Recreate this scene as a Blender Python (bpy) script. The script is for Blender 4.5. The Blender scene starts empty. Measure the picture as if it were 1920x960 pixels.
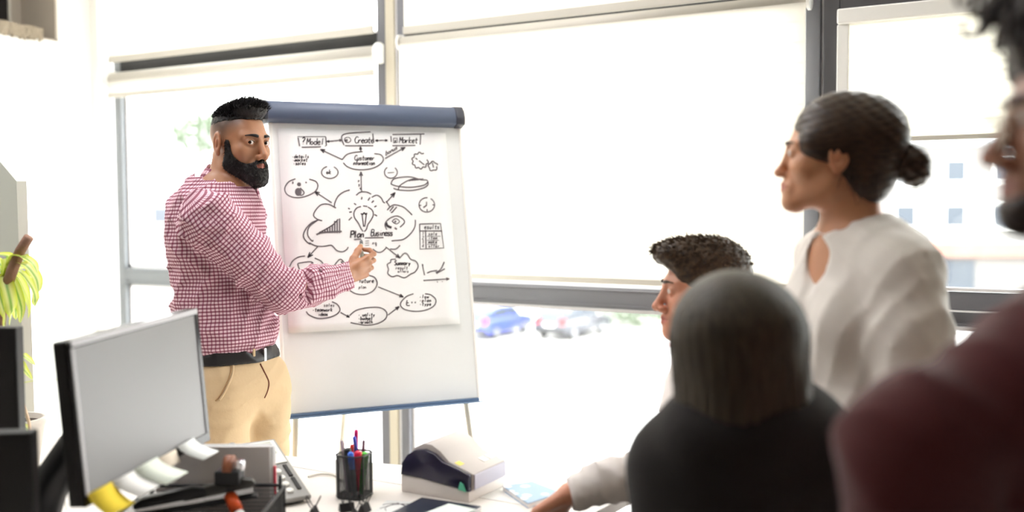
import bpy, bmesh, math, random
import numpy as np
from mathutils import Matrix, Vector

random.seed(7)
RNG = np.random.RandomState(7)
SC = bpy.context.scene
COL = SC.collection

# ------------------------------------------------------------------ camera
FPX = 1867.0                                   # focal length in pixels of the 1920 px wide frame
PITCH, ROLL, YAW = math.radians(2.97), math.radians(-0.3), math.radians(29.8)
CZ = 1.42
_cp, _sp, _cr, _sr = math.cos(PITCH), math.sin(PITCH), math.cos(ROLL), math.sin(ROLL)
_RZ = np.array([[math.cos(YAW), -math.sin(YAW), 0], [math.sin(YAW), math.cos(YAW), 0], [0, 0, 1]])
_r0, _u0, _f0 = np.array([1., 0, 0]), np.array([0, _sp, _cp]), np.array([0, _cp, -_sp])
CR, CU, CF = _RZ @ (_cr * _r0 + _sr * _u0), _RZ @ (_cr * _u0 - _sr * _r0), _RZ @ _f0
CAM = np.array([0, 0, CZ])
cam = bpy.data.cameras.new('camera')
cam_ob = bpy.data.objects.new('camera', cam)
COL.objects.link(cam_ob)
m = Matrix.Identity(4)
for i in range(3):
    m[i][0], m[i][1], m[i][2] = CR[i], CU[i], -CF[i]
    m[i][3] = CAM[i]
cam_ob.matrix_world = m
cam.sensor_width = 36.0
cam.lens = 36.0 * FPX / 1920.0
cam.clip_start, cam.clip_end = 0.05, 500
cam.dof.use_dof = True
cam.dof.focus_distance = 2.95
cam.dof.aperture_fstop = 1.45
SC.camera = cam_ob

# ------------------------------------------------------------------ world, exposure
SC.view_settings.view_transform = 'Standard'
SC.view_settings.look = 'None'
SC.view_settings.exposure = 1.05
SC.view_settings.gamma = 1.0
SC.view_settings.use_curve_mapping = False
world = bpy.data.worlds.new('overcast_sky')
SC.world = world
world.use_nodes = True
wb = world.node_tree.nodes['Background']
wb.inputs['Color'].default_value = (1.0, 0.997, 0.992, 1)      # bright overcast sky
wb.inputs['Strength'].default_value = 6.0
FILL_EMIT = 7.0                                               # unseen fill panels added to brighten the room

# ------------------------------------------------------------------ helpers
def lin(r, g=None, b=None):
    if g is None:
        r, g, b = r
    out = []
    for c in (r, g, b):
        c = c / 255.0
        out.append(c / 12.92 if c <= 0.04045 else ((c + 0.055) / 1.055) ** 2.4)
    return tuple(out)

def ray(px, py):
    return CF + CR * (px - 960.0) / FPX - CU * (py - 480.0) / FPX
def J(px, py, Z):            # the point at depth Z that the photograph shows at px, py
    return CAM + ray(px, py) * Z
def PY_(px, py, y):
    d = ray(px, py); return CAM + d * (y / d[1])
def PX_(px, py, x):
    d = ray(px, py); return CAM + d * (x / d[0])
def PZ_(px, py, z):
    d = ray(px, py); return CAM + d * ((z - CZ) / d[2])
def vw(x, y):                # direction given in the camera's ground frame -> world
    return _RZ @ np.array([x, y, 0.0])

def mat(name, rgb, rough=0.5, metal=0.0, spec=0.5, bump=None, vary=None, emit=None, coat=0.0, sheen=0.0, sss=0.0, attr=None):
    """rgb in 0-255 sRGB; bump=(scale, strength, distance); vary=(scale, amount)"""
    mt = bpy.data.materials.new(name)
    mt.use_nodes = True
    nt = mt.node_tree
    b = nt.nodes['Principled BSDF']
    c = lin(rgb)
    b.inputs['Base Color'].default_value = (*c, 1)
    b.inputs['Roughness'].default_value = rough
    b.inputs['Metallic'].default_value = metal
    b.inputs['Specular IOR Level'].default_value = spec
    b.inputs['Coat Weight'].default_value = coat
    b.inputs['Sheen Weight'].default_value = sheen
    if sss:
        b.inputs['Subsurface Weight'].default_value = sss
        b.inputs['Subsurface Radius'].default_value = (0.012, 0.005, 0.003)
        b.inputs['Subsurface Scale'].default_value = 1.0
    tc = nt.nodes.new('ShaderNodeTexCoord')
    col_out = None
    if attr:
        a = nt.nodes.new('ShaderNodeAttribute'); a.attribute_name = attr
        col_out = a.outputs['Color']
        nt.links.new(col_out, b.inputs['Base Color'])
    if vary:
        n = nt.nodes.new('ShaderNodeTexNoise')
        n.inputs['Scale'].default_value = vary[0]; n.inputs['Detail'].default_value = 4
        nt.links.new(tc.outputs['Object'], n.inputs['Vector'])
        mr = nt.nodes.new('ShaderNodeMapRange')
        mr.inputs['To Min'].default_value = 1 - vary[1]; mr.inputs['To Max'].default_value = 1 + vary[1]
        nt.links.new(n.outputs['Fac'], mr.inputs['Value'])
        mx = nt.nodes.new('ShaderNodeMix'); mx.data_type = 'RGBA'; mx.blend_type = 'MULTIPLY'
        mx.inputs['Factor'].default_value = 1
        if col_out: nt.links.new(col_out, mx.inputs['A'])
        else: mx.inputs['A'].default_value = (*c, 1)
        nt.links.new(mr.outputs['Result'], mx.inputs['B'])
        nt.links.new(mx.outputs['Result'], b.inputs['Base Color'])
    if bump:
        n2 = nt.nodes.new('ShaderNodeTexNoise')
        n2.inputs['Scale'].default_value = bump[0]; n2.inputs['Detail'].default_value = 3
        nt.links.new(tc.outputs['Object'], n2.inputs['Vector'])
        bp = nt.nodes.new('ShaderNodeBump')
        bp.inputs['Strength'].default_value = bump[1]; bp.inputs['Distance'].default_value = bump[2]
        nt.links.new(n2.outputs['Fac'], bp.inputs['Height'])
        nt.links.new(bp.outputs['Normal'], b.inputs['Normal'])
    if emit:
        b.inputs['Emission Color'].default_value = (*lin(emit[0]), 1)
        b.inputs['Emission Strength'].default_value = emit[1]
    return mt

def tag(o, label=None, cat=None, group=None, kind=None):
    if label: o['label'] = label
    if cat: o['category'] = cat
    if group: o['group'] = group
    if kind: o['kind'] = kind
    return o

def thing(name, loc, label, cat, rotz=0.0, group=None):
    o = bpy.data.objects.new(name, None)
    o.empty_display_size = 0.05
    o.location = tuple(loc); o.rotation_euler = (0, 0, rotz)
    COL.objects.link(o)
    return tag(o, label, cat, group)

def link_mesh(name, me, mt=None, parent=None, smooth=False):
    o = bpy.data.objects.new(name, me)
    COL.objects.link(o)
    if mt: me.materials.append(mt)
    if smooth:
        me.polygons.foreach_set('use_smooth', [True] * len(me.polygons))
    if parent: o.parent = parent
    return o

class MB:
    """collects shapes in one bmesh; build() links them as one mesh object"""
    def __init__(s): s.bm = bmesh.new()
    def _merge(s, verts, faces):
        vs = [s.bm.verts.new(tuple(v)) for v in verts]
        for f in faces:
            try: s.bm.faces.new([vs[i] for i in f])
            except ValueError: pass
        return vs
    def box(s, lo, hi, bev=0.0):
        x0, y0, z0 = lo; x1, y1, z1 = hi
        v = [(x0,y0,z0),(x1,y0,z0),(x1,y1,z0),(x0,y1,z0),(x0,y0,z1),(x1,y0,z1),(x1,y1,z1),(x0,y1,z1)]
        f = [(0,3,2,1),(4,5,6,7),(0,1,5,4),(1,2,6,5),(2,3,7,6),(3,0,4,7)]
        if bev <= 0:
            s._merge(v, f); return s
        b2 = bmesh.new()
        vs = [b2.verts.new(p) for p in v]
        for q in f: b2.faces.new([vs[i] for i in q])
        bmesh.ops.bevel(b2, geom=b2.edges[:], offset=bev, segments=2, profile=0.5, affect='EDGES')
        s.add_bm(b2); return s
    def add_bm(s, b2):
        b2.verts.index_update()
        s._merge([v.co.copy() for v in b2.verts], [[v.index for v in f.verts] for f in b2.faces])
        b2.free()
    def tube(s, pts, r, n=8, cap=True):
        pts = [Vector(p) for p in pts]
        rs = r if hasattr(r, '__len__') else [r] * len(pts)
        prev = None; rings = []
        for i, p in enumerate(pts):
            t = (pts[min(i+1, len(pts)-1)] - pts[max(i-1, 0)])
            if t.length < 1e-9: t = Vector((0, 0, 1))
            t.normalize()
            if prev is None:
                a = Vector((0, 0, 1)) if abs(t.z) < .9 else Vector((1, 0, 0))
                u = t.cross(a).normalized()
            else:
                u = (prev - t * prev.dot(t))
                u = u.normalized() if u.length > 1e-6 else t.orthogonal().normalized()
            prev = u; w = t.cross(u)
            rings.append([p + (u * math.cos(2*math.pi*k/n) + w * math.sin(2*math.pi*k/n)) * rs[i] for k in range(n)])
        V = [v for rg in rings for v in rg]; Fc = []
        for i in range(len(rings) - 1):
            for k in range(n):
                a = i*n + k; b = i*n + (k+1) % n
                Fc.append((a, b, b+n, a+n))
        if cap:
            Fc.append(tuple(range(n-1, -1, -1))); Fc.append(tuple(range((len(rings)-1)*n, len(rings)*n)))
        s._merge(V, Fc); return s
    def cyl(s, a, b, r, n=16): return s.tube([a, b], r, n)
    def lathe(s, prof, c=(0, 0, 0), n=24, cap=True):
        V = []; Fc = []
        for (r, z) in prof:
            for k in range(n):
                a = 2*math.pi*k/n
                V.append((c[0]+r*math.cos(a), c[1]+r*math.sin(a), c[2]+z))
        for i in range(len(prof)-1):
            for k in range(n):
                a = i*n+k; b = i*n+(k+1) % n
                Fc.append((a, b, b+n, a+n))
        if cap:
            Fc.append(tuple(range(n-1, -1, -1))); Fc.append(tuple(range((len(prof)-1)*n, len(prof)*n)))
        s._merge(V, Fc); return s
    def prism(s, poly, ax0, ax1, plane='xz', bev=0.0):
        """extrude a 2-D outline along the remaining axis"""
        def mk(p, t):
            if plane == 'xz': return (p[0], t, p[1])
            if plane == 'yz': return (t, p[0], p[1])
            return (p[0], p[1], t)
        n = len(poly)
        V = [mk(p, ax0) for p in poly] + [mk(p, ax1) for p in poly]
        Fc = [tuple(range(n))[::-1], tuple(range(n, 2*n))] + [(i, (i+1) % n, n+(i+1) % n, n+i) for i in range(n)]
        b2 = bmesh.new(); vs = [b2.verts.new(v) for v in V]
        for q in Fc: b2.faces.new([vs[i] for i in q])
        bmesh.ops.recalc_face_normals(b2, faces=b2.faces[:])
        if bev > 0:
            bmesh.ops.bevel(b2, geom=[e for e in b2.edges if e.calc_face_angle(0) > .5], offset=bev, segments=2, profile=.5, affect='EDGES')
        s.add_bm(b2); return s
    def sheet(s, quad, thick=0.0006):
        """thin sheet with four corners"""
        q = [Vector(p) for p in quad]
        n = (q[1]-q[0]).cross(q[3]-q[0]).normalized() * thick
        V = q + [p - n for p in q]
        s._merge(V, [(0,1,2,3),(7,6,5,4),(0,4,5,1),(1,5,6,2),(2,6,7,3),(3,7,4,0)]); return s
    def ball(s, c, r, sub=2, scale=(1,1,1)):
        b2 = bmesh.new(); bmesh.ops.create_icosphere(b2, subdivisions=sub, radius=1.0)
        for v in b2.verts: v.co = Vector((c[0]+v.co.x*r*scale[0], c[1]+v.co.y*r*scale[1], c[2]+v.co.z*r*scale[2]))
        s.add_bm(b2); return s
    def xform(s, M):
        bmesh.ops.transform(s.bm, matrix=M, verts=s.bm.verts[:]); return s
    def build(s, name, mt, parent=None, smooth=False, off=None):
        me = bpy.data.meshes.new(name)
        if off is not None:
            bmesh.ops.translate(s.bm, vec=Vector([-float(x) for x in off]), verts=s.bm.verts[:])
        bmesh.ops.recalc_face_normals(s.bm, faces=s.bm.faces[:])
        s.bm.to_mesh(me); s.bm.free()
        o = link_mesh(name, me, mt, parent, smooth)
        return o

def autosmooth(o, ang=0.6):
    """smooth faces, but keep edges sharper than ang"""
    me = o.data
    me.polygons.foreach_set('use_smooth', [True] * len(me.polygons))
    bm = bmesh.new(); bm.from_mesh(me)
    for e in bm.edges:
        if len(e.link_faces) == 2 and e.calc_face_angle(0) > ang: e.smooth = False
    bm.to_mesh(me); bm.free()
    return o

def copy_tree(o, parent=None):
    c = o.copy(); COL.objects.link(c)
    if parent: c.parent = parent
    for ch in list(o.children): copy_tree(ch, c)
    return c

# ------------------------------------------------------------------ materials
M = {}
M['wall'] = mat('wall_paint', (244, 242, 236), .85, bump=(180, .05, .002))
M['ceiling'] = mat('ceiling_paint', (240, 238, 232), .9)
M['darkwall'] = mat('room_back_wall', (96, 86, 76), .9, vary=(2, .05))
M['floor'] = mat('floor_vinyl', (196, 190, 180), .45, vary=(8, .06))
M['frame'] = mat('window_frame_grey', (104, 104, 110), .45, vary=(3, .04))
M['frame_dark'] = mat('window_frame_dark', (70, 68, 70), .5)
M['gasket'] = mat('window_gasket', (26, 26, 28), .6)
M['bead'] = mat('glazing_bead', (226, 224, 226), .4)
M['pillar'] = mat('beige_pillar', (190, 182, 164), .8)
M['white_plastic'] = mat('white_plastic', (242, 240, 236), .35)
M['rail_beige'] = mat('blind_rail', (200, 195, 184), .5)
M['black'] = mat('black_plastic', (20, 20, 22), .4, bump=(900, .1, .0004))
M['blacksoft'] = mat('black_matte_plastic', (30, 29, 29), .6)
M['chrome'] = mat('chrome', (210, 210, 214), .18, metal=1)
M['desk'] = mat('desk_laminate', (236, 229, 222), .4, vary=(14, .03))
M['metal_grey'] = mat('grey_metal', (150, 152, 156), .4, metal=.7)
M['paper'] = mat('paper', (244, 243, 243), .9)
M['glass'] = None
def glass_mat(grazing=.5):
    mt = bpy.data.materials.new('window_glass'); mt.use_nodes = True
    nt = mt.node_tree; nt.nodes.clear()
    o = nt.nodes.new('ShaderNodeOutputMaterial'); mx = nt.nodes.new('ShaderNodeMixShader')
    t = nt.nodes.new('ShaderNodeBsdfTransparent'); g = nt.nodes.new('ShaderNodeBsdfGlossy')
    t.inputs['Color'].default_value = (.97, .985, .98, 1); g.inputs['Roughness'].default_value = .02
    lw = nt.nodes.new('ShaderNodeLayerWeight'); lw.inputs['Blend'].default_value = .5
    pw = nt.nodes.new('ShaderNodeMath'); pw.operation = 'POWER'; pw.inputs[1].default_value = 5.0
    fr = nt.nodes.new('ShaderNodeMath'); fr.operation = 'MULTIPLY_ADD'; fr.inputs[1].default_value = grazing; fr.inputs[2].default_value = .02
    nt.links.new(lw.outputs['Facing'], pw.inputs[0]); nt.links.new(pw.outputs[0], fr.inputs[0])
    nt.links.new(fr.outputs[0], mx.inputs[0]); nt.links.new(t.outputs[0], mx.inputs[1]); nt.links.new(g.outputs[0], mx.inputs[2])
    nt.links.new(mx.outputs[0], o.inputs[0])
    return mt
M['glass'] = glass_mat()
M['lens_glass'] = glass_mat(.08)
def translucent_mat(name, rgb, trans_rgb, frac, weave=True):
    mt = bpy.data.materials.new(name); mt.use_nodes = True
    nt = mt.node_tree; nt.nodes.clear()
    o = nt.nodes.new('ShaderNodeOutputMaterial'); mx = nt.nodes.new('ShaderNodeMixShader')
    d = nt.nodes.new('ShaderNodeBsdfDiffuse'); t = nt.nodes.new('ShaderNodeBsdfTranslucent')
    d.inputs['Color'].default_value = (*lin(rgb), 1); t.inputs['Color'].default_value = (*lin(trans_rgb), 1)
    mx.inputs[0].default_value = frac
    if weave:
        tc = nt.nodes.new('ShaderNodeTexCoord'); n = nt.nodes.new('ShaderNodeTexNoise'); n.inputs['Scale'].default_value = 700
        bp = nt.nodes.new('ShaderNodeBump'); bp.inputs['Strength'].default_value = .1; bp.inputs['Distance'].default_value = .001
        nt.links.new(tc.outputs['Object'], n.inputs['Vector']); nt.links.new(n.outputs['Fac'], bp.inputs['Height'])
        nt.links.new(bp.outputs['Normal'], d.inputs['Normal'])
    nt.links.new(d.outputs[0], mx.inputs[1]); nt.links.new(t.outputs[0], mx.inputs[2]); nt.links.new(mx.outputs[0], o.inputs[0])
    return mt
M['blind'] = translucent_mat('blind_fabric', (244, 242, 236), (250, 246, 238), .45)
# ------------------------------------------------------------------ the room
YW = 3.67                       # inner face of the window front
X0, X1, Y0, ZC = -4.65, 3.2, -3.2, 3.0
def struct(name, mb, mt, parent=None, label=None):
    o = mb.build(name, mt, parent)
    if parent is None: o['kind'] = 'structure'
    if label and parent is None: o['label'] = label
    return o
struct('floor', MB().box((X0-.3, Y0-.2, -.12), (X1+.2, YW+.25, 0)), M['floor'])
struct('ceiling', MB().box((X0-.3, Y0-.2, ZC), (X1+.2, YW+.25, ZC+.12)), M['ceiling'])
struct('wall_back', MB().box((X0-.3, Y0-.2, 0), (X1+.2, Y0, ZC)), M['darkwall'])
struct('wall_right', MB().box((X1, Y0, 0), (X1+.2, YW+.25, ZC)), M['darkwall'])
# window front: plinth, header, solid end
wf = MB()
wf.box((X0, YW-.02, 0), (X1, YW+.22, .06)); wf.box((X0, YW-.02, 2.93), (X1, YW+.22, ZC))
wf.box((1.05, YW-.02, .06), (X1, YW+.22, 2.93))
struct('wall_window', wf, M['wall'])
# side wall with the square opening (recess) near the window
NZ0, NZ1, NY0, NY1, ND = 2.28, 2.75, 2.62, 3.372, .30
wl = MB()
wl.box((X0-.3, Y0, 0), (X0, NY0, ZC)); wl.box((X0-.3, NY1, 0), (X0, YW+.06, ZC))
wl.box((X0-.3, NY0, 0), (X0, NY1, NZ0)); wl.box((X0-.3, NY0, NZ1), (X0, NY1, ZC))
wall_left = struct('wall_left', wl, M['wall'])
M['concrete'] = mat('rough_concrete', (150, 138, 120), .95, bump=(60, .8, .01), vary=(25, .25))
M['niche'] = mat('recess_lining', (178, 168, 154), .9, vary=(6, .1))
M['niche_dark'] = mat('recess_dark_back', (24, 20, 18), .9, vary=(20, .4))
rv = MB()
rv.box((X0-ND, NY1-.012, NZ0), (X0-.001, NY1-.001, NZ1)); rv.box((X0-ND, NY0, NZ0), (X0-.001, NY1, NZ0+.008))
rv.box((X0-ND, NY0, NZ0), (X0-ND+.02, NY1, NZ1))
rv.build('recess_lining', M['niche'], wall_left)
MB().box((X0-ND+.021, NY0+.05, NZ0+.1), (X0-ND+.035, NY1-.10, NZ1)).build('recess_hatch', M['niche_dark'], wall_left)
fr = MB()
fr.box((X0-ND+.021, NY1-.10, NZ0+.08), (X0-ND+.05, NY1-.088, NZ1))
fr.build('hatch_frame', M['rail_beige'], wall_left)
# rough ledge broken out of the wall
lv = bmesh.new()
bmesh.ops.create_grid(lv, x_segments=22, y_segments=8, size=.5)
led = MB(); N = 26
prof = [(0, 0), (.0, .062), (.05, .075), (.16, .078), (.2, .05), (.2, 0)]
V, Fc = [], []
for i in range(N+1):
    y = NY0 + (3.285-NY0)*i/N
    for (dx, dz) in prof:
        V.append((X0+.008-dx + random.uniform(-.004, .004), y, NZ0-.006 + dz + random.uniform(-.007, .005)))
n_ = len(prof)
for i in range(N):
    for k in range(n_):
        Fc.append((i*n_+k, i*n_+(k+1) % n_, (i+1)*n_+(k+1) % n_, (i+1)*n_+k))
Fc.append(tuple(range(n_))); Fc.append(tuple(range(N*n_, (N+1)*n_)))
lv.free()
led._merge(V, Fc)
for i in range(40):
    led.ball((X0+.004+random.uniform(-.01, .008), random.uniform(NY0, 3.28), NZ0-.008+random.uniform(-.004, .006)), random.uniform(.006, .013), 1)
led.build('broken_ledge', M['concrete'], wall_left)
# narrow lining strip in the corner
struct('trim_1', MB().box((X0, YW-.10, 0), (X0+.055, YW-.02, 2.93)), M['wall'])

# ---- windows: frames and panes of the three bays
def bay(idx, xa, xb, mt, left_w, right_w, bottom=.06, split=True, ya=YW, has_low=True, top=2.93):
    e = bpy.data.objects.new('window_%d' % idx, None); COL.objects.link(e)
    e.location = (xa, YW+.05, bottom); e['kind'] = 'structure'
    off = e.location
    def part(name, lo, hi, mtt, bev=.004):
        return MB().box(lo, hi, bev).build(name, mtt, e, off=off)
    part('jamb', (xa, ya, bottom), (xa+left_w, ya+.07, top), mt)
    part('jamb', (xb-right_w, ya, bottom), (xb, ya+.07, top), M['frame'])
    part('bottom_rail', (xa, ya, bottom), (xb, ya+.07, bottom+.05), M['white_plastic'])
    part('head_rail', (xa, ya, top-.06), (xb, ya+.07, top), mt)
    part('transom', (xa+left_w, ya, .996), (xb-right_w, ya+.07, 1.084), mt)
    part('transom_lip', (xa+left_w, ya-.006, 1.068), (xb-right_w, ya+.001, 1.074), mt, .002)
    part('transom_lip', (xa+left_w, ya-.006, 1.006), (xb-right_w, ya+.001, 1.012), mt, .002)
    part('upper_transom', (xa+left_w, ya, 2.145), (xb-right_w, ya+.07, 2.205), M['gasket'] if idx < 3 else mt)
    ins = (xa+left_w, xb-right_w)
    for (z0, z1) in ((bottom+.05, .996), (1.084, 2.145), (2.205, top-.06)):
        part('glass', (ins[0], ya+.045, z0), (ins[1], ya+.051, z1), M['glass'], 0)
        b = MB(); w = .016
        b.box((ins[0], ya+.028, z0), (ins[0]+w, ya+.044, z1)); b.box((ins[1]-w, ya+.028, z0), (ins[1], ya+.044, z1))
        b.box((ins[0], ya+.028, z0), (ins[1], ya+.044, z0+w)); b.box((ins[0], ya+.028, z1-w), (ins[1], ya+.044, z1))
        b.build('glazing_bead', M['bead'], e, off=off)
    return e
M['frame_pale'] = mat('window_frame_pale', (126, 130, 134), .45)  # frame grey lightened for the first bay, window bloom put into the colour
bay(1, -4.60, -2.756, M['frame_pale'], .055, .05)
struct('trim_5', MB().box((-2.710, YW+.012, .06), (-2.692, YW+.06, 2.93)), M['bead'])
bay(2, -2.692, -.826, M['frame'], .045, .054)
w3 = bay(3, -.812, 1.05, M['frame'], .012, .07)
# pillar between the first two bays and its cover strips
struct('trim_2', MB().box((-2.756, YW-.002, .06), (-2.710, YW+.06, 2.93)), M['pillar'])
struct('trim_3', MB().box((-.826, YW+.02, .06), (-.812, YW+.06, 2.93)), M['bead'])
# opening sash of the third bay (tilted in a touch)
sash = thing('window_sash', (-.806, YW-.03, 1.06), 'dark grey opening sash standing slightly proud of the window front behind the woman', 'window sash')
off = sash.location
def sp(name, lo, hi, mt, bev=.003): return MB().box(lo, hi, bev).build(name, mt, sash, off=off)
sp('stile', (-.806, YW-.045, 1.06), (-.750, YW-.002, 2.14), M['frame_dark'])
sp('stile', (.95, YW-.045, 1.06), (1.0, YW-.002, 2.14), M['frame_dark'])
sp('top_rail', (-.75, YW-.045, 2.088), (.95, YW-.002, 2.14), M['frame_dark'])
sp('bottom_rail', (-.75, YW-.045, 1.058), (.95, YW-.002, 1.120), M['frame'])
sp('drip_rail', (-.75, YW-.05, 1.052), (.95, YW-.04, 1.058), M['bead'], .001)
sp('glass', (-.75, YW-.026, 1.12), (.95, YW-.020, 2.088), M['glass'], 0)
sp('glazing_bead', (-.75, YW-.05, 1.122), (.95, YW-.03, 1.134), M['bead'], .002)
# window board
struct('trim_4', MB().box((X0, YW-.06, .03), (1.05, YW-.02, .06), .004), M['white_plastic'])
struct('baseboard_left', MB().box((X0, Y0, 0), (X0+.015, YW-.1, .08)), M['white_plastic'])

# ---- roller blinds
def blind(name, label, xa, xb, ztop, zbot, tube_r, yb, bar=True, bar_h=.03, tube=True, brackets=True, bar_mt=None):
    t = thing(name, ((xa+xb)/2, yb, ztop), label, 'blind', group='roller blinds on the window front')
    off = t.location
    fab = MB(); n = 14
    for i in range(n):     # gently hanging cloth
        za, zb_ = ztop + (zbot-ztop)*i/n, ztop + (zbot-ztop)*(i+1)/n
        fab.box((xa+.012, yb-.0005, zb_), (xb-.012, yb+.0005, za))
    fab.build('fabric', M['blind'], t, off=off)
    if tube:
        MB().cyl((xa+.01, yb+tube_r*.9, ztop), (xb-.01, yb+tube_r*.9, ztop), tube_r, 20).build('roller', M['rail_beige'], t, True, off=off)
    if bar:
        MB().box((xa+.01, yb-.009, zbot-.004), (xb-.01, yb+.007, zbot+bar_h), .003).build('bottom_bar', bar_mt or M['rail_beige'], t, off=off)
    if brackets:
        for x in (xa, xb-.01):
            MB().cyl((x, yb+tube_r*.9, ztop), (x+.01, yb+tube_r*.9, ztop), tube_r*1.35, 18).build('bracket', M['white_plastic'], t, off=off)
    return t
YB = YW - .05
blind('roller_blind', 'closed white blind of the top pane by the white side wall', -4.575, PY_(703, 60, YB)[0], 2.88, 2.195, .03, YB)
blind('roller_blind', 'almost fully rolled up white blind above the presenter', -4.58, PY_(705, 120, YB-.01)[0], 2.105, 2.005, .036, YB-.01, bar_h=.022)
blind('roller_blind', 'closed white blind of the middle top pane above the long blind', PY_(757, 60, YB)[0]-.01, PY_(1507, 30, YB)[0]+.012, 2.88, 2.175, .03, YB)
blind('roller_blind', 'long white blind lowered to the sill behind the flipchart', PY_(745, 83, YB-.03)[0]-.004, PY_(1508, 300, YB-.03)[0]+.012, 2.135, 1.108, .026, YB-.03, bar_h=.02)
b5 = blind('roller_blind', 'half lowered white blind on the opening sash', -.748, .95, 2.062, 1.63, .022, YW-.075, bar_h=.012, brackets=False)
off = b5.location
MB().box((-.75, YW-.10, 2.035), (.95, YW-.05, 2.087), .006).build('cassette', M['white_plastic'], b5, off=off)
MB().box((-.752, YW-.085, 1.14), (-.712, YW-.052, 2.035), .004).build('side_guide', M['white_plastic'], b5, off=off)

# ---- fill lamps, added out of view above the desk to brighten the interior
M['lamp'] = mat('fill_lamp_panel', (255, 255, 255), .5, emit=((250, 250, 255), FILL_EMIT))
li = 0
for (lx, ly) in ((-3.5, 1.2), (-3.5, 2.6), (-1.9, 1.2), (-1.9, 2.6)):
    li += 1
    t = thing('fill_lamp', (lx, ly, ZC), 'added square white fill lamp ' + ('over the plant', 'over the presenter by the windows', 'over the desk phone and pen cup', 'over the flipchart by the windows')[li-1], 'lamp', group='added fill lamps')
    off = t.location
    MB().box((lx-.32, ly-.32, ZC-.05), (lx+.32, ly+.32, ZC-.001), .004).build('housing', M['white_plastic'], t, off=off)
    MB().box((lx-.29, ly-.29, ZC-.056), (lx+.29, ly+.29, ZC-.050)).build('diffuser', M['lamp'], t, off=off)

# ------------------------------------------------------------------ outside
GZ = -4.6
M['asphalt'] = mat('car_park_asphalt', (168, 166, 164), .9, vary=(.25, .12))
g = MB().box((-160, YW+1.2, GZ-.2), (120, 180, GZ)).build('ground', M['asphalt']); g['kind'] = 'structure'
def car(px, py, yaw, rgb, label):
    c = PZ_(px, py, GZ)
    t = thing('car', c, label, 'car', rotz=yaw)
    paint = mat('car_paint', rgb, .25, coat=.6)
    L, W = 4.1, 1.72           # front along +x
    body = [(-L/2, .32), (-L/2+.02, .78), (-L/2+.12, .92), (L/2-1.0, .96), (L/2-.15, .78), (L/2, .55), (L/2-.05, .28), (-L/2+.1, .28)]
    o = MB().prism(body, -W/2, W/2, 'xz', .06).build('body', paint, t); autosmooth(o)
    cab = [(-L/2+.1, .9), (-L/2+.42, 1.40), (-L/2+1.1, 1.48), (L/2-1.75, 1.42), (L/2-1.0, .93)]
    o = MB().prism(cab, -W/2+.1, W/2-.1, 'xz', .05).build('cabin', paint, t); autosmooth(o)
    gl = mat('car_glass', (60, 68, 78), .08)
    q = MB()
    q.prism([(-L/2+.14, .98), (-L/2+.40, 1.36), (-L/2+.36, 1.38), (-L/2+.10, 1.0)], -W/2+.2, W/2-.2, 'xz')
    q.build('rear_window', gl, t)
    for s in (-1, 1):
        y = s*(W/2-.095)
        MB().prism([(-L/2+.5, 1.0), (-L/2+.65, 1.34), (-.25, 1.40), (-.25, 1.0)], y-.012, y+.012, 'xz').build('side_window', gl, t)
        MB().prism([(-.15, 1.0), (-.15, 1.40), (.3, 1.36), (.85, 1.0)], y-.012, y+.012, 'xz').build('side_window', gl, t)
        MB().box((-L/2-.015, s*(W/2-.2)-.13, .72), (-L/2+.12, s*(W/2-.2)+.13, .98), .03).build('tail_light', M_tail, t)
        for wx in (-L/2+.75, L/2-.85):
            MB().lathe([(.0, -.1), (.28, -.1), (.31, -.07), (.31, .07), (.28, .1), (0, .1)], n=24).xform(Matrix.Translation((wx, s*(W/2-.09), .31)) @ Matrix.Rotation(math.pi/2, 4, 'X')).build('wheel', M['blacksoft'], t)
            MB().lathe([(.0, -.11), (.19, -.11), (.2, -.1), (.2, .1), (.19, .11), (0, .11)], n=16).xform(Matrix.Translation((wx, s*(W/2-.09), .31)) @ Matrix.Rotation(math.pi/2, 4, 'X')).build('hubcap', M['metal_grey'], t)
    MB().box((-L/2-.02, -.27, .62), (-L/2+.03, .27, .76), .01).build('number_plate', M['white_plastic'], t)
    MB().box((-L/2-.04, -W/2+.08, .30), (-L/2+.1, W/2-.08, .5), .04).build('bumper', M['blacksoft'], t)
    return t
M_tail = mat('tail_light', (190, 24, 30), .2)
ang = YAW + math.radians(62)
car(930, 628, ang-.05, (52, 68, 160), 'blue hatchback parked outside next to the flipchart edge')
car(1075, 629, ang-.12, (58, 60, 68), 'dark grey hatchback parked outside under the window transom')
# barrier in the car park
bp_ = PZ_(1231, 684, GZ)
t = thing('barrier', bp_, 'slim post with a dark red arm out on the car park', 'barrier')
MB().tube([(0, 0, 0), (0, 0, .9)], .045, 10).build('post', M['white_plastic'], t)
ar = vw(1, 0)
MB().tube([(0, 0, .80), tuple(ar*2.6 + np.array([0, 0, .62]))], .05, 10).build('arm', mat('barrier_red', (110, 24, 40), .4), t)
MB().box((-.12, -.12, 0), (.12, .12, .12), .01).build('foot', M['metal_grey'], t)
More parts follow.
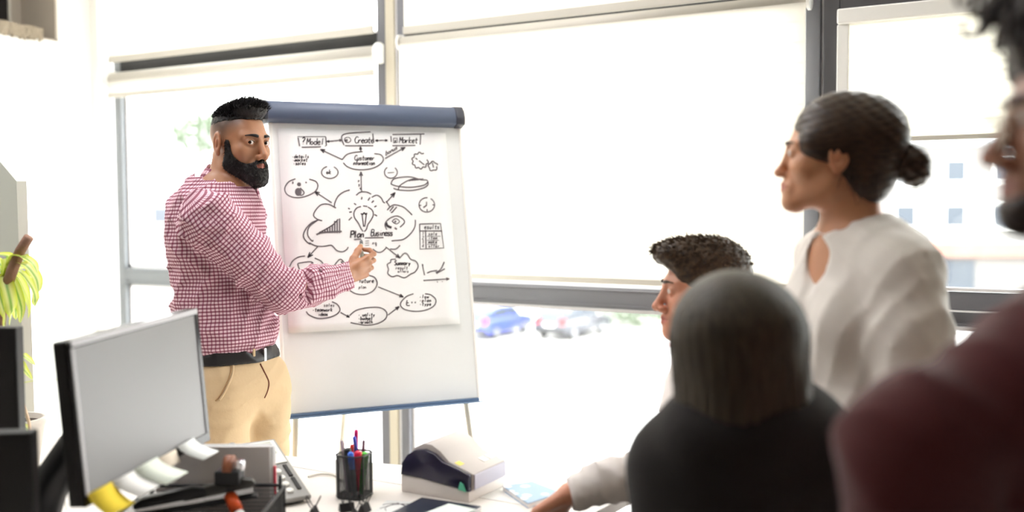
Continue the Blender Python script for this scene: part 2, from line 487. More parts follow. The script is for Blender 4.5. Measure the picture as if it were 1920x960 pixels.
# hedges, trees
M['leaf_out'] = mat('tree_leaves', (84, 98, 76), .8, vary=(2, .3))
M['hazy_bark'] = mat('hazy_bark', (188, 182, 172), .9, bump=(20, .5, .02))  # trunk colour paled to imitate outdoor haze
def leafy(name, c, r, label, cat, n, trunk=0, sc=(1, 1, 1)):
    t = thing(name, (c[0], c[1], GZ), label, cat)
    V, Fc = [], []
    rs = np.random.RandomState(int(abs(c[0])*10) + 3)
    for i in range(n):
        d = rs.normal(size=3); d /= np.linalg.norm(d)
        p = d * r * (rs.rand() ** .35) * np.array(sc) * (1 + .15*math.sin(5*d[0]+3*d[2]))
        p = p + np.array([0, 0, c[2]-GZ])
        if p[2] < .05: p[2] = .05 + .3*rs.rand()
        a = rs.normal(size=3); b = rs.normal(size=3)
        a *= .09*r**.5/np.linalg.norm(a); b *= .06*r**.5/np.linalg.norm(b)
        k = len(V); V += [p-a, p+b, p+a, p-b]; Fc.append((k, k+1, k+2, k+3))
    me = bpy.data.meshes.new('foliage'); me.from_pydata([tuple(v) for v in V], [], Fc)
    o = link_mesh('foliage', me, M['leaf_out'], t); o['kind'] = 'stuff'
    if trunk:
        MB().tube([(0, 0, 0), (.1, 0, trunk*.5), (0, .1, trunk)], [.14, .10, .06], 10).build('trunk', M['hazy_bark'], t, True)
    return t
p = PZ_(1178, 612, GZ); leafy('hedge', (p[0], p[1], GZ+.6), 1.1, 'low green hedge at the edge of the car park', 'hedge', 1800, 0, (2.6, 1, .6))
p = J(372, 228, 60); leafy('tree', (p[0], p[1], p[2]-.6), 2.0, 'tree outside seen above the presenter through the first pane', 'tree', 2600, p[2]-GZ, (1, 1, .8))
# buildings across the car park
def building(c, yaw, w, h, d, cols, rows, rgb, label, band=None):
    t = thing('building', (c[0], c[1], GZ), label, 'building', rotz=yaw)
    mt = mat('facade_render', rgb, .9, vary=(.4, .05))
    MB().box((-w/2, 0, 0), (w/2, d, h)).build('facade', mt, t)
    MB().box((-w/2-.2, -.25, h), (w/2+.2, d+.2, h+.35)).build('roof_edge', M['metal_grey'], t)
    wm = mat('far_window_glass', (58, 64, 74), .35)
    for i in range(cols):
        for k in range(rows):
            x = -w/2 + w*(i+.5)/cols; z = 3.9 + (h-3.9)*(k+.45)/max(rows, 1)
            f = MB().box((x-.75, -.08, z-.8), (x+.75, 0, z+.8)).build('window', M['white_plastic'], t)
            MB().box((x-.62, -.1, z-.67), (x+.62, -.085, z+.67)).build('pane', wm, f)
    if band:
        MB().box((-w/2, -.5, 2.6), (w/2, -.02, 3.5), .03).build('fascia', mat('shop_fascia', band, .6), t)
        MB().box((-w/2, -.35, 3.5), (w/2, -.02, 3.62)).build('fascia_line', M['metal_grey'], t)
        for i in range(5):
            x = -w/2 + w*(i+.5)/5
            MB().box((x-1.3, -.06, .2), (x+1.3, 0, 2.4)).build('shop_window', wm, t)
    return t
pb = J(1790, 420, 62)
building(pb, YAW, 34, 9.5, 10, 11, 2, (116, 112, 110), 'pale building with an orange fascia across from the opening sash', (136, 98, 86))
pb = J(300, 330, 80)
building(pb, YAW+.1, 30, 7.0, 10, 9, 1, (122, 122, 122), 'low pale building behind the tree outside the first pane')
# ------------------------------------------------------------------ desks
DZ = .72
desk = thing('desk', (-2.0, 1.2, 0), 'long cream office desk with black monitors and a pen cup on it', 'desk')
off = desk.location
DX0, DX1, DY0, DY1 = -2.69, -1.0, .75, 1.997
MB().box((DX0, DY0, DZ-.03), (DX1, DY1, DZ), .003).build('desktop', M['desk'], desk, off=off)
for x in (DX0+.06, DX1-.5):
    for y in (DY0+.06, DY1-.12):
        MB().box((x, y, 0), (x+.06, y+.06, DZ-.03), .004).build('leg', M['metal_grey'], desk, off=off)
MB().box((DX0+.12, DY1-.1, .3), (DX1-.12, DY1-.085, DZ-.03)).build('modesty_panel', M['desk'], desk, off=off)
side = thing('side_table', (-1.4, 2.1, 0), 'narrow white table pushed against the far edge of the desk', 'table')
off = side.location
MB().prism([(-1.95, 2.0), (-.95, 2.0), (-.93, 2.28), (-1.2, 2.24), (-1.95, 2.07)], DZ-.028, DZ, 'xy', .002).build('table_top', M['white_plastic'], side, off=off)
for (x, y) in ((-1.85, 2.025), (-1.35, 2.03), (-1.35, 2.16)):
    MB().cyl((x, y, 0), (x, y, DZ-.028), .018, 12).build('leg', M['metal_grey'], side, off=off)

# ------------------------------------------------------------------ flipchart
BC, BYAW, BT, BW, BH = np.array([-2.2485, 2.8851, 1.7152]), .9295, .1841, .70, 1.0137
bn = np.array([math.sin(BYAW), -math.cos(BYAW), 0])                 # towards the audience, level
bh = np.array([math.cos(BYAW), math.sin(BYAW), 0])
bd = np.array([0, 0, -1]) * math.cos(BT) + bn * math.sin(BT)        # down the board
bf = np.cross(bh, -bd); bf = bf / np.linalg.norm(bf)
if bf @ bn < 0: bf = -bf
flip = thing('flipchart', (BC[0], BC[1], 0), 'white flipchart on thin legs with a sheet full of marker sketches', 'flipchart')
FM = Matrix(((bh[0], -bf[0], -bd[0], BC[0]), (bh[1], -bf[1], -bd[1], BC[1]), (bh[2], -bf[2], -bd[2], BC[2]), (0, 0, 0, 1)))
Finv = Matrix.Translation((-BC[0], -BC[1], 0))
def fpart(name, mb, mt, parent=None, smooth=False):
    # board axes: x along the board, y away from the audience, z up the board (0 at its top edge)
    mb.xform(Finv @ FM)
    return mb.build(name, mt, parent or flip, smooth)
M['board'] = mat('whiteboard_enamel', (236, 237, 237), .3)
M['header'] = mat('flipchart_header', (78, 88, 110), .45, vary=(5, .04))
M['cap'] = mat('header_end_cap', (58, 60, 70), .5)
M['leg'] = mat('flipchart_leg', (206, 200, 186), .4)
M['strip'] = mat('flipchart_tray', (96, 120, 152), .4)
fpart('board', MB().box((-BW/2, 0, -BH), (BW/2, .018, 0), .003), M['board'])
fr = MB()
for s in (-1, 1): fr.box((s*BW/2-.006, -.002, -BH), (s*BW/2+.006, .022, 0), .002)
fpart('edge_profile', fr, M['white_plastic'])
prof = [(-.034, -.002), (-.040, .02), (-.034, .046), (-.018, .066), (.004, .073), (.026, .070), (.03, .05), (.03, -.004), (0, -.008)]
o = fpart('header_bar', MB().prism(prof, -BW/2-.012, BW/2-.022, 'yz', .002), M['header']); autosmooth(o)
pc = [(y*1.08, z*1.06-.002) for (y, z) in prof]
for (xa, xb) in ((BW/2-.022, BW/2+.012), (-BW/2-.03, -BW/2-.012)):
    o = fpart('header_end_cap', MB().prism(pc, xa, xb, 'yz', .003), M['cap']); autosmooth(o)
fpart('pen_tray', MB().box((-BW/2, -.006, -BH-.012), (BW/2, .03, -BH), .003), M['strip'])
fpart('tray_lip', MB().box((-BW/2+.004, -.05, -BH-.016), (BW/2-.004, -.004, -BH-.011), .002), M['strip'])
# legs down to the floor
def legpart(a, b, r=.011):
    MB().tube([a, (a+b)/2, b], r, 10).build('leg', M['leg'], flip, True, off=(BC[0], BC[1], 0))
def bp(u, y, z): return BC + bh*u - bf*y - bd*z
for s in (-1, 1):
    a = bp(s*.30, .03, -.9); d = -bd + 0
    k = a[2] / bd[2] * -1
    b = a + bd*(a[2]/abs(bd[2])) + bh*s*.09
    b = np.array([a[0], a[1], .008]) + bn*.03 + bh*(.10 if s > 0 else -.035); legpart(a, b)
    MB().ball(b+np.array([0, 0, .01]), .018, 2).build('foot', M['blacksoft'], flip, True, off=(BC[0], BC[1], 0))
a = bp(-.02, .04, -.2); b = a - bn*.55; b[2] = .008; legpart(a, b)
MB().ball(b+np.array([0, 0, .01]), .018, 2).build('foot', M['blacksoft'], flip, True, off=(BC[0], BC[1], 0))
# the pad of paper hanging from the header
pw0, pw1 = -.325, .292
pad = MB(); nx, nz = 12, 24; ptop, pbot = -.03, -.742
V, Fc = [], []
for j in range(nz+1):
    for i in range(nx+1):
        u = pw0 + (pw1-pw0)*i/nx; w = ptop + (pbot-ptop)*j/nz
        y = -.006 - .004*(j/nz)**2 - .002*math.sin(3*u*9)*(j/nz) - (.012*max(0, (i/nx-.75)/.25)**2*(j/nz))*0
        V.append((u, y, w))
for j in range(nz):
    for i in range(nx):
        a = j*(nx+1)+i; Fc.append((a, a+1, a+nx+2, a+nx+1))
pad._merge(V, Fc)
paper = fpart('paper_sheet', pad, M['paper'], smooth=True)
paper.modifiers.new('thickness', 'SOLIDIFY').thickness = .001
fpart('paper_pad', MB().box((pw0+.002, -.0045, pbot+.01), (pw1-.002, -.0005, ptop)), M['paper'])

# ---- the marker drawing, stroke by stroke (flat print on the sheet)
M['ink'] = mat('marker_ink', (104, 96, 100), .7)
M['ink_dark'] = mat('marker_ink_dense', (58, 50, 56), .7)
def to_board(px, py):
    d = ray(px, py); y0 = -.0085
    p0 = BC - bf*y0
    t = ((p0-CAM) @ bf) / (d @ bf)
    q = CAM + d*t - BC
    return (q @ bh, -(q @ bd))
INK = {'ink': MB(), 'dark': MB()}
def yoff(u, w):
    t = max(0, min(1, (w-ptop)/(pbot-ptop)))
    return -.006 - .004*t*t - .002*math.sin(27*u)*t - .0011
def ribbon(pts2, width, key='ink'):
    P = [np.array(p) for p in pts2]
    if len(P) < 2: return
    V, Fc = [], []
    for i, p in enumerate(P):
        t = P[min(i+1, len(P)-1)] - P[max(i-1, 0)]
        n = np.array([-t[1], t[0]]); n = n/(np.linalg.norm(n)+1e-9)*width/2
        for q in (p+n, p-n): V.append((q[0], yoff(*q), q[1]))
    for i in range(len(P)-1): Fc.append((2*i, 2*i+1, 2*i+3, 2*i+2))
    INK[key]._merge(V, Fc)
def smooth_line(pts, n=6):
    if len(pts) < 3: return pts
    out = []
    P = [np.array(p, float) for p in pts]
    for i in range(len(P)-1):
        p0, p1, p2, p3 = P[max(i-1, 0)], P[i], P[i+1], P[min(i+2, len(P)-1)]
        for k in range(n):
            t = k/n
            out.append(.5*((2*p1)+(-p0+p2)*t+(2*p0-5*p1+4*p2-p3)*t*t+(-p0+3*p1-3*p2+p3)*t**3))
    out.append(P[-1]); return out
def st(*pts, w=.0042, key='ink', sm=True):
    P = smooth_line(list(pts)) if sm else list(pts)
    ribbon([to_board(*p) for p in P], w, key)
def ell(cx, cy, rx, ry, a0=0, a1=360, w=.004, n=30):
    st(*[(cx+rx*math.cos(math.radians(a0+(a1-a0)*i/n)), cy+ry*math.sin(math.radians(a0+(a1-a0)*i/n))) for i in range(n+1)], w=w, sm=False)
def arrow(x0, y0, x1, y1, head=8, w=.004):
    st((x0, y0), (x1, y1), w=w, sm=False)
    a = math.atan2(y1-y0, x1-x0)
    for k in (-.35, 0, .35):
        st((x1-head*math.cos(a+k), y1-head*math.sin(a+k)), (x1, y1), w=.004, key='dark', sm=False)
GL = {  # a small hand-lettering alphabet, unit box, y up
 'a': [[(.7,.5),(.4,.55),(.15,.3),(.3,.02),(.6,.15),(.7,.5),(.72,.05)]], 'b': [[(.2,1),(.2,0),(.6,.1),(.65,.4),(.25,.45)]],
 'c': [[(.7,.45),(.4,.55),(.15,.3),(.35,0),(.7,.1)]], 'd': [[(.65,.4),(.3,.5),(.15,.2),(.4,0),(.65,.2),(.68,1),(.7,0)]],
 'e': [[(.2,.28),(.65,.35),(.45,.55),(.15,.3),(.4,0),(.7,.12)]], 'f': [[(.7,.95),(.45,.9),(.4,0)],[(.2,.5),(.65,.5)]],
 'g': [[(.65,.45),(.3,.5),(.2,.2),(.6,.15),(.65,.45),(.6,-.3),(.2,-.25)]], 'h': [[(.2,1),(.2,0),(.25,.35),(.6,.5),(.65,0)]],
 'i': [[(.4,.5),(.42,0)],[(.4,.75),(.42,.8)]], 'k': [[(.2,1),(.2,0)],[(.65,.55),(.2,.25),(.7,0)]], 'l': [[(.4,1),(.38,0)]],
 'm': [[(.1,.5),(.1,0),(.2,.45),(.4,.45),(.42,0),(.5,.45),(.75,.45),(.8,0)]], 'n': [[(.2,.5),(.2,0),(.3,.45),(.6,.45),(.65,0)]],
 'o': [[(.4,.52),(.15,.28),(.4,0),(.68,.25),(.4,.52)]], 'p': [[(.2,.5),(.2,-.3)],[(.2,.45),(.6,.45),(.6,.1),(.2,.08)]],
 'r': [[(.2,.5),(.22,0),(.3,.4),(.65,.5)]], 's': [[(.65,.48),(.3,.5),(.3,.3),(.6,.22),(.5,0),(.15,.05)]],
 't': [[(.4,.9),(.4,.05),(.65,.02)],[(.15,.55),(.7,.55)]], 'u': [[(.2,.5),(.2,.1),(.5,0),(.62,.5),(.65,0)]],
 'v': [[(.15,.5),(.4,0),(.68,.5)]], 'w': [[(.1,.5),(.25,0),(.42,.4),(.6,0),(.8,.5)]], 'y': [[(.2,.5),(.4,.1)],[(.68,.5),(.3,-.3)]],
 'x': [[(.2,.5),(.65,0)],[(.65,.5),(.2,0)]], 'z': [[(.2,.5),(.65,.5),(.2,0),(.7,0)]],
 'P': [[(.2,1),(.22,0)],[(.15,.95),(.7,.95),(.7,.55),(.2,.5)]], 'C': [[(.75,.85),(.4,1),(.1,.5),(.4,0),(.8,.12)]],
 'M': [[(.1,0),(.15,1),(.42,.4),(.7,1),(.75,0)]], 'B': [[(.2,1),(.2,0),(.65,.1),(.6,.5),(.2,.52),(.6,.6),(.6,.95),(.2,1)]],
 'S': [[(.75,.9),(.35,1),(.25,.65),(.65,.4),(.5,0),(.15,.08)]], '?': [[(.2,.8),(.45,1),(.65,.75),(.42,.4),(.42,.25)],[(.42,.06),(.43,.0)]],
 '-': [[(.25,.3),(.5,.3)]], '1': [[(.3,.8),(.45,1),(.45,0)]], '2': [[(.2,.8),(.5,1),(.6,.7),(.2,0),(.7,0)]], '3': [[(.2,1),(.6,.9),(.35,.55),(.65,.3),(.2,0)]],
 '4': [[(.55,0),(.55,1),(.15,.3),(.75,.3)]], '5': [[(.65,1),(.25,1),(.25,.6),(.65,.4),(.5,0),(.2,.05)]], '+': [[(.2,.35),(.65,.35)],[(.42,.6),(.42,.1)]],
 '=': [[(.2,.45),(.65,.45)],[(.2,.25),(.65,.25)]],
}
def text(s, x, y, h, adv=.62, w=.0026, slope=0.0, key='ink'):
    """hand lettering: x, y base line start, h letter height (photo pixels)"""
    cx = x
    for ch in s:
        if ch != ' ' and ch in GL:
            for stroke in GL[ch]:
                st(*[(cx + p[0]*h*.8 + p[1]*h*.12, y - p[1]*h + (cx-x)*slope + p[0]*h*.8*slope) for p in stroke], w=w, key=key)
        cx += h*adv
# top boxes
st((558,256),(611,256),(612,273),(609,274), w=.003, sm=False); st((559,258),(562,274)); st((566,276),(602,275)); st((611,257),(612,273))
text('?', 564, 270, 13, w=.004, key='dark'); text('Model', 574, 271, 12, .55, .003, key='dark')
arrow(625,264.5,613,265,5); arrow(628,264,641,262.5,5); st((614,265),(640,262.5))
st((645,272),(644,252),(695,247)); st((647,273),(700,273)); st((699,250),(701,267))
ell(652,262,6,5,0,360,.003); text('m', 647, 265, 7); text('Create', 664, 268, 12, .5, .003, key='dark')
arrow(716,263,704,263.5,5); arrow(714,263,727,263,5)
st((736,252),(796,251)); st((733,255),(734,266)); st((789,252),(788,271)); st((736,273),(779,272.5))
st((738,259),(738,268),(745,267),(745,259),(738,259), sm=False, w=.003); text('x', 738, 267, 9, w=.003, key='dark'); text('Market', 748, 268, 11, .52, .003, key='dark')
arrow(642,299,601,280,9); st((642,299),(650,290),(662,286),(680,284)); arrow(677,285,676,275,6)
st((644,305),(651,312),(664,317),(682,318),(700,315),(714,307),(719,298),(714,290),(702,288))
text('Customer', 664, 300, 9, .52, .0028, key='dark'); text('Information', 658, 309, 8, .5, .003, key='dark')
arrow(722,297,760,276,9); text('bonus', 722, 292, 9, .5, .0028, -.55)
# left block of notes
for k, s_ in enumerate(('-details', '-market', '-sales')): text(s_, 547+k*1.2, 296+k*6.5, 6.5, .62, .0026, key='dark')
ell(618.5, 323, 15.5, 11.5, -60, 250); text('ok', 611, 326, 8, .6, .003, key='dark')
ell(733, 323, 12, 11, -50, 235); st((727,324),(739,323), w=.003)
# cogs
pts = []
for i in range(37):
    a = math.radians(-10 + i*9.2*0.98); r_ = 15.5 if (i//2) % 2 else 13.5
    if i < 35: pts.append((788+r_*math.cos(a), 301+r_*math.sin(a)))
st(*pts); st((779,296),(783,299)); st((786,301),(796,309))
pts = [(812+(9 if (i//2) % 2 else 7.5)*math.cos(i*.32), 311.5+(9 if (i//2) % 2 else 7.5)*math.sin(i*.32)) for i in range(20)]
st(*pts, w=.0045); st((811,305),(813,314))
# centre arrow
arrow(678,358,677,322,8); text('x', 670, 341, 7); text('s', 671, 349, 7); st((675,352),(679,358), key='dark')
# face bubble
st((554,335),(541,341),(534,353),(538,364),(552,370),(570,369),(590,360),(596,349),(592,340),(580,336))
for q in ((561,345.5,3),): ell(q[0], q[1], 1.6, 1.6, 0, 360, .008)
ell(559.5, 359.5, 3, 4.2, 0, 360, .012); st((563,352),(570,360),(568,365),(562,366)); text('s', 547, 344, 6); st((573,341),(575,343), w=.005)
arrow(622,380,590,359,10)
# cloud
st((656,356),(644,360),(634,368),(628,380),(627,387)); st((630,390),(616,383),(602,384),(592,394),(588,404),(595,411),(604,414))
st((598,412),(584,418),(573,430),(569,442),(574,452),(582,458)); st((594,414),(580,425),(577,440),(585,452),(587,450))
st((580,455),(592,461),(606,462),(620,460),(625,463),(632,470),(642,472),(650,468),(653,463))
st((668,366),(676,360),(688,360),(696,364)); st((697,370),(706,366),(714,370),(719,379),(722,380))
st((724,377),(731,388)); st((731,388),(740,384),(756,388),(766,396),(773,403)); st((726,394),(732,387)); st((731,396),(738,387)); st((736,397),(744,388)); st((733,399),(737,397))
st((779,412),(778,425),(770,438),(756,449),(740,451),(734,452)); st((699,467),(708,473),(716,472),(724,465)); st((731,467),(742,467),(750,460))
arrow(724,380,741,361,10)
# bulb
st((677,387),(669,390),(664,398),(665,408),(672,418),(677,428),(681,434)); st((690,388),(698,394),(700,403),(696,412),(690,421),(687,430),(683,434))
st((681,386),(689,387)); st((677,400),(680,402),(683,399),(686,402),(688,399), w=.005, key='dark'); st((679,402),(682,425)); st((687,402),(684,425))
for a in ((664,381,668,384),(653,390,656,392),(655,398,660,397),(654,413,660,407),(678,374,679,369),(690,376,694,370),(702,388,706,386),(702,402,707,405),(697,380,701,376)): st((a[0],a[1]),(a[2],a[3]), w=.0045)
text('Plan', 655, 446, 13, .5, .0048, -.04, key='dark'); text('Business', 694, 442, 12, .42, .0036, key='dark'); st((684,446),(719,445.5)); st((664,449),(677,448))
for k in range(3): st((685,452+k*4),(692,451.5+k*4), w=.0022)
text('xo', 697, 458, 7, .7, .0022); text('s', 703, 461, 6, .7, .0022)
# bar chart
for k in range(9): st((600+k*4.6,437),(600+k*4.6,434-k*2.3-(6 if k > 5 else 0)), w=.005)
st((593,440),(606,436),(641,434), w=.006); st((598,437),(614,428),(626,420),(634,411), key='dark', w=.004)
# compass oval
st((725,431),(722,420),(730,410),(744,405),(756,411),(758,418),(750,426)); st((724,417),(726,423),(734,427), w=.009, key='dark'); st((735,415),(742,410),(749,415),(743,420),(735,415), w=.003); text('o', 739, 417, 6)
st((740,427),(744,430), w=.007)
# plate
st((733,345),(738,336),(754,332),(772,332),(790,337),(801,338),(803,346)); st((733,345),(745,349),(770,351),(795,347),(803,340)); st((738,353),(748,356),(772,357),(795,352),(803,346)); st((747,355),(750,348),(764,339),(780,334))
for k in range(5): st((762+k*5,340-k*.7),(774+k*5,335), w=.0035)
# clock
ell(800.5, 384, 14.5, 13.5, -60, 275); st((800,385),(800,378)); st((800,385),(794,389), w=.005); st((787,385),(790,385)); st((811,384),(814,384)); st((801,392),(801,396))
# list
st((787,420),(826,419),(832,465),(788,467),(787,420), sm=False); text('Results', 790, 429, 8, .6, .0026, key='dark'); st((788,433),(829,433)); st((798,431),(799,466))
for k, s_ in enumerate(('sale', 'item', 'make', 'offer')): text(s_, 803, 441+k*7.6, 6, .7, .0024); text(str(k+1), 791, 441+k*7.6, 6, .6, .0022); st((801,443+k*7.6),(826-(k*3) % 7,443+k*7.6), w=.002)
# lower left bubble
st((543,500),(549,489),(560,482),(572,480)); arrow(596,462,577,483,11); st((590,484),(602,490),(607,500),(604,512))
st((558,495),(563,493),(584,491),(588,500)); st((558,495),(565,511),(577,510)); st((583,494),(590,501),(583,506), w=.009, key='dark'); st((560,517),(570,517))
st((625,500),(638,486),(648,497)); st((640,490),(644,500), w=.006); st((626,502),(634,503))
arrow(723,463,750,484,9)
# performance cloud
st((750,483),(758,475),(764,477),(770,486),(780,490),(784,500),(778,510),(770,514),(758,521),(745,517),(735,519),(727,513),(728,505),(726,496),(732,492),(733,487),(742,486))
text('Summary', 738, 497, 8, .55, .0034, key='dark'); text('result', 741, 505, 6, .65, .0024); text('offers', 745, 511, 5, .7, .0022)
# graph
st((792,496),(796,516)); st((792,495),(793,499), w=.005); st((801,512),(808,509),(820,507)); st((817,511),(826,505),(833,491)); st((818,513),(834,504)); arrow(794,526,842,523,6); st((820,527),(820,530), w=.002); st((828,528),(830,528), w=.002)
# lower ovals
st((690,516),(702,520),(707,532),(700,545),(685,552),(668,551),(656,545)); text('future', 672, 530, 8, .6, .0028, key='dark'); text('plan', 672, 541, 6, .6, .0022)
arrow(709,538,756,557,8)
st((775,551),(762,556),(752,566),(751,574),(760,581),(780,584),(800,581),(814,573),(817,562),(808,553),(797,551))
text('E', 762, 574, 10); st((763,563),(762,572),(768,573)); st((762,568),(766,568)); text('==', 769, 570, 8, .8, .0022)
for k, s_ in enumerate(('-low', '-plan', '-type')): text(s_, 786, 559+k*7, 6.5, .7, .0026, key='dark')
st((655,592),(668,582),(690,577),(712,577),(724,585),(723,597),(710,606),(690,610),(672,608),(657,605))
for k, s_ in enumerate(('-quality', '-budget', '-growth')): text(s_, 671, 593+k*6.8, 6.5, .6, .0026, key='dark')
arrow(638,586,655,595,6); arrow(727,591,748,575,8)
st((574,584),(580,591),(596,597),(614,596),(630,590),(637,581),(632,571),(622,566)); text('-teamwork', 585, 584, 7, .6, .0026, key='dark'); text('ideas', 596, 592, 6, .6, .0026, key='dark'); text('sales', 606, 575, 6, .7, .0022)
for k_, m_, nm in (('ink', M['ink'], 'marker_drawing'), ('dark', M['ink_dark'], 'marker_drawing')):
    o = fpart(nm, INK[k_], m_, paper); o['kind'] = 'stuff'

# ------------------------------------------------------------------ main monitor
MC, MYAW, MT, MR = np.array([-1.6159, 1.3362, 1.1896]), 1.9237, .0715, -.0191
MW, MH = .475, .297
mn0 = np.array([math.sin(MYAW), -math.cos(MYAW), 0]); mh = np.array([math.cos(MYAW), math.sin(MYAW), 0])
md = np.array([0, 0, -1])*math.cos(MT) + mn0*math.sin(MT)
mh2, md2 = mh*math.cos(MR)+md*math.sin(MR), md*math.cos(MR)-mh*math.sin(MR)
mb_ = np.cross(mh2, -md2); mb_ = mb_ if mb_ @ mn0 < 0 else -mb_      # backwards
stand_c = MC + mb_*.25 + md2*.25 - mh2*.04
mon = thing('monitor', (stand_c[0], stand_c[1], DZ), 'grey faced desktop monitor turned sideways with paper notes along its lower edge', 'monitor')
MM = Matrix(((mh2[0], mb_[0], -md2[0], MC[0]-stand_c[0]), (mh2[1], mb_[1], -md2[1], MC[1]-stand_c[1]), (mh2[2], mb_[2], -md2[2], MC[2]-DZ), (0, 0, 0, 1)))
M['screen'] = mat('lit_grey_screen', (92, 90, 90), .32, emit=((196, 192, 190), .13))
M['bezel'] = mat('glossy_bezel', (22, 22, 26), .12)
M['bezel_edge'] = mat('silver_bezel_edge', (206, 204, 208), .3)
mon_sides = MB()
mon_sides.box((-MW/2, .004, -MH), (MW/2, .032, 0), .004)
mon_sides.xform(MM).build('back_shell', M['black'], mon)
b = MB(); w = .014
b.box((-MW/2, -.002, -w), (MW/2, .006, 0), .001); b.box((-MW/2, -.002, -MH), (MW/2, .006, -MH+.02), .001)
b.box((-MW/2, -.002, -MH+.02), (-MW/2+w, .006, -w)); b.box((MW/2-w, -.002, -MH+.02), (MW/2, .006, -w))
b.xform(MM).build('bezel', M['bezel'], mon)
b = MB(); b.box((-MW/2+.006, -.004, -w*.8), (MW/2-.006, -.001, -.001)); b.box((-MW/2+.004, -.004, -MH+.02), (-MW/2+w*.8, -.001, -w))
b.xform(MM).build('bezel_trim', M['bezel_edge'], mon)
MB().box((-MW/2+w, .000, -MH+.02), (MW/2-w, .004, -w)).xform(MM).build('screen', M['screen'], mon)
nk = MB(); nk.box((-.06, .033, -MH*.78), (.06, .06, -MH*.30), .006); nk.xform(MM)
nk.build('mount', M['black'], mon)
nk = MB(); p0 = MC + mb_*.06 + md2*.16 - np.array([stand_c[0], stand_c[1], DZ]); 
nk.tube([tuple(p0), tuple(p0*np.array([.72, .72, .9])), tuple(p0*np.array([.3, .3, .55])), (0, 0, .02)], [.036, .036, .034, .042], 12)
nk.build('neck', M['black'], mon, True)
MB().lathe([(.0, 0), (.095, 0), (.10, .006), (.095, .014), (.05, .02), (0, .022)], n=32).build('base', M['black'], mon)
# paper notes stuck along the lower edge
def note(u0, u1, z0, drop, curl, rgb, label):
    V, Fc = [], []; n = 6
    for i in range(n+1):
        t = i/n; z = z0 - drop*t; y = -.0045 - curl*t*t
        for u in (u0, u1): V.append((u + .01*t, y, z))
    for i in range(n): Fc.append((2*i, 2*i+1, 2*i+3, 2*i+2))
    c = Vector(((u0+u1)/2, 0, z0)); wc = Matrix.Translation((stand_c[0], stand_c[1], DZ)) @ MM @ c
    q = MB(); q._merge(V, Fc); q.xform(Matrix.Translation((stand_c[0], stand_c[1], DZ)) @ MM)
    o = q.build('sticky_note', mat('note_paper', rgb, .85), None, True, off=wc); o.location = wc
    o.modifiers.new('thickness', 'SOLIDIFY').thickness = .0006
    tag(o, label, 'note', 'notes on the monitor edge')
z_ = -MH + .017
note(-.232, -.150, z_+.006, .045, .032, (244, 214, 60), 'yellow paper note stuck to the lower monitor edge')
note(-.155, -.075, z_+.006, .034, .046, (240, 238, 236), 'white paper note between the yellow and the pale green note')
note(-.080, .008, z_+.008, .036, .058, (232, 238, 226), 'pale green paper note curling off the lower monitor edge')
note(.000, .082, z_+.004, .030, .002, (240, 226, 208), 'narrow cream paper note lying flat on the monitor edge')
note(.088, .160, z_+.008, .034, .050, (244, 246, 244), 'white curled paper note closest to the blue monitor corner')
# other dark screens at the side
def slab_monitor(px, py, Z, w, h, rgb, label, yaw_off, d=.035):
    p = J(px, py, Z)            # upper inner corner
    ax = vw(math.cos(yaw_off), math.sin(yaw_off)); ay = vw(-math.sin(yaw_off), math.cos(yaw_off))
    c = p - ax*w/2
    t = thing('monitor', (c[0]+ay[0]*.08, c[1]+ay[1]*.08, DZ), label, 'monitor')
    X = Matrix(((ax[0], ay[0], 0, c[0]-t.location.x), (ax[1], ay[1], 0, c[1]-t.location.y), (0, 0, 1, p[2]-DZ), (0, 0, 0, 1)))
    mt = mat('dark_shell', rgb, .5, bump=(500, .15, .0005))
    MB().box((-w/2, 0, -h), (w/2, d, 0), .004).xform(X).build('shell', mt, t)
    MB().box((-w/2+.012, d-.001, -h+.012), (w/2-.012, d+.003, -.012)).xform(X).build('screen', M['bezel'], t)
    zb = p[2]-DZ-h
    MB().box((-.03, d+.01, -h-zb+.01), (.03, d+.05, -h*.5), .005).xform(X).build('neck', M['black'], t)
    MB().lathe([(0, 0), (.1, 0), (.105, .008), (.04, .016), (0, .018)], n=28).build('base', M['black'], t)
    return t
slab_monitor(30, 614, 2.12, .48, .32, (40, 38, 37), 'tall black monitor standing in front of the plant', .02)
slab_monitor(57, 811, 1.72, .44, .25, (22, 21, 21), 'low black monitor at the desk end below the taller one', .06)

# ------------------------------------------------------------------ desk phone
pBR, pTR = np.array([-1.561, 1.772, .738]), np.array([-1.775, 1.876, .828])
pl = np.linalg.norm(pTR-pBR); pv = (pTR-pBR)/pl
pxl = np.cross(pv, [0, 0, 1]); pxl /= np.linalg.norm(pxl)
if pxl @ np.array([-.43, -.9, 0]) > 0: pxl = -pxl                # points to its outer edge
pnn = np.cross(pxl, pv); pnn = pnn if pnn[2] > 0 else -pnn
PWD = .128
ph = thing('desk_phone', (pBR[0]-pxl[0]*PWD/2, pBR[1]-pxl[1]*PWD/2, DZ), 'silver desk phone with round keys behind the wire tray', 'phone')
o0 = pBR - pxl*PWD - np.array(ph.location)
PM = Matrix(((pxl[0], pv[0], pnn[0], o0[0]), (pxl[1], pv[1], pnn[1], o0[1]), (pxl[2], pv[2], pnn[2], o0[2]), (0, 0, 0, 1)))
M['phone'] = mat('phone_silver', (146, 144, 140), .35)
M['phone_light'] = mat('phone_pale', (228, 226, 220), .4)
q = MB(); q.box((0, 0, -.012), (PWD, pl, 0), .004); q.xform(PM).build('body', M['phone'], ph)
wd = MB(); L = pl*math.sqrt(1-pv[2]**2)
gd = np.array([pv[0], pv[1], 0]); gd /= np.linalg.norm(gd)
WV = []
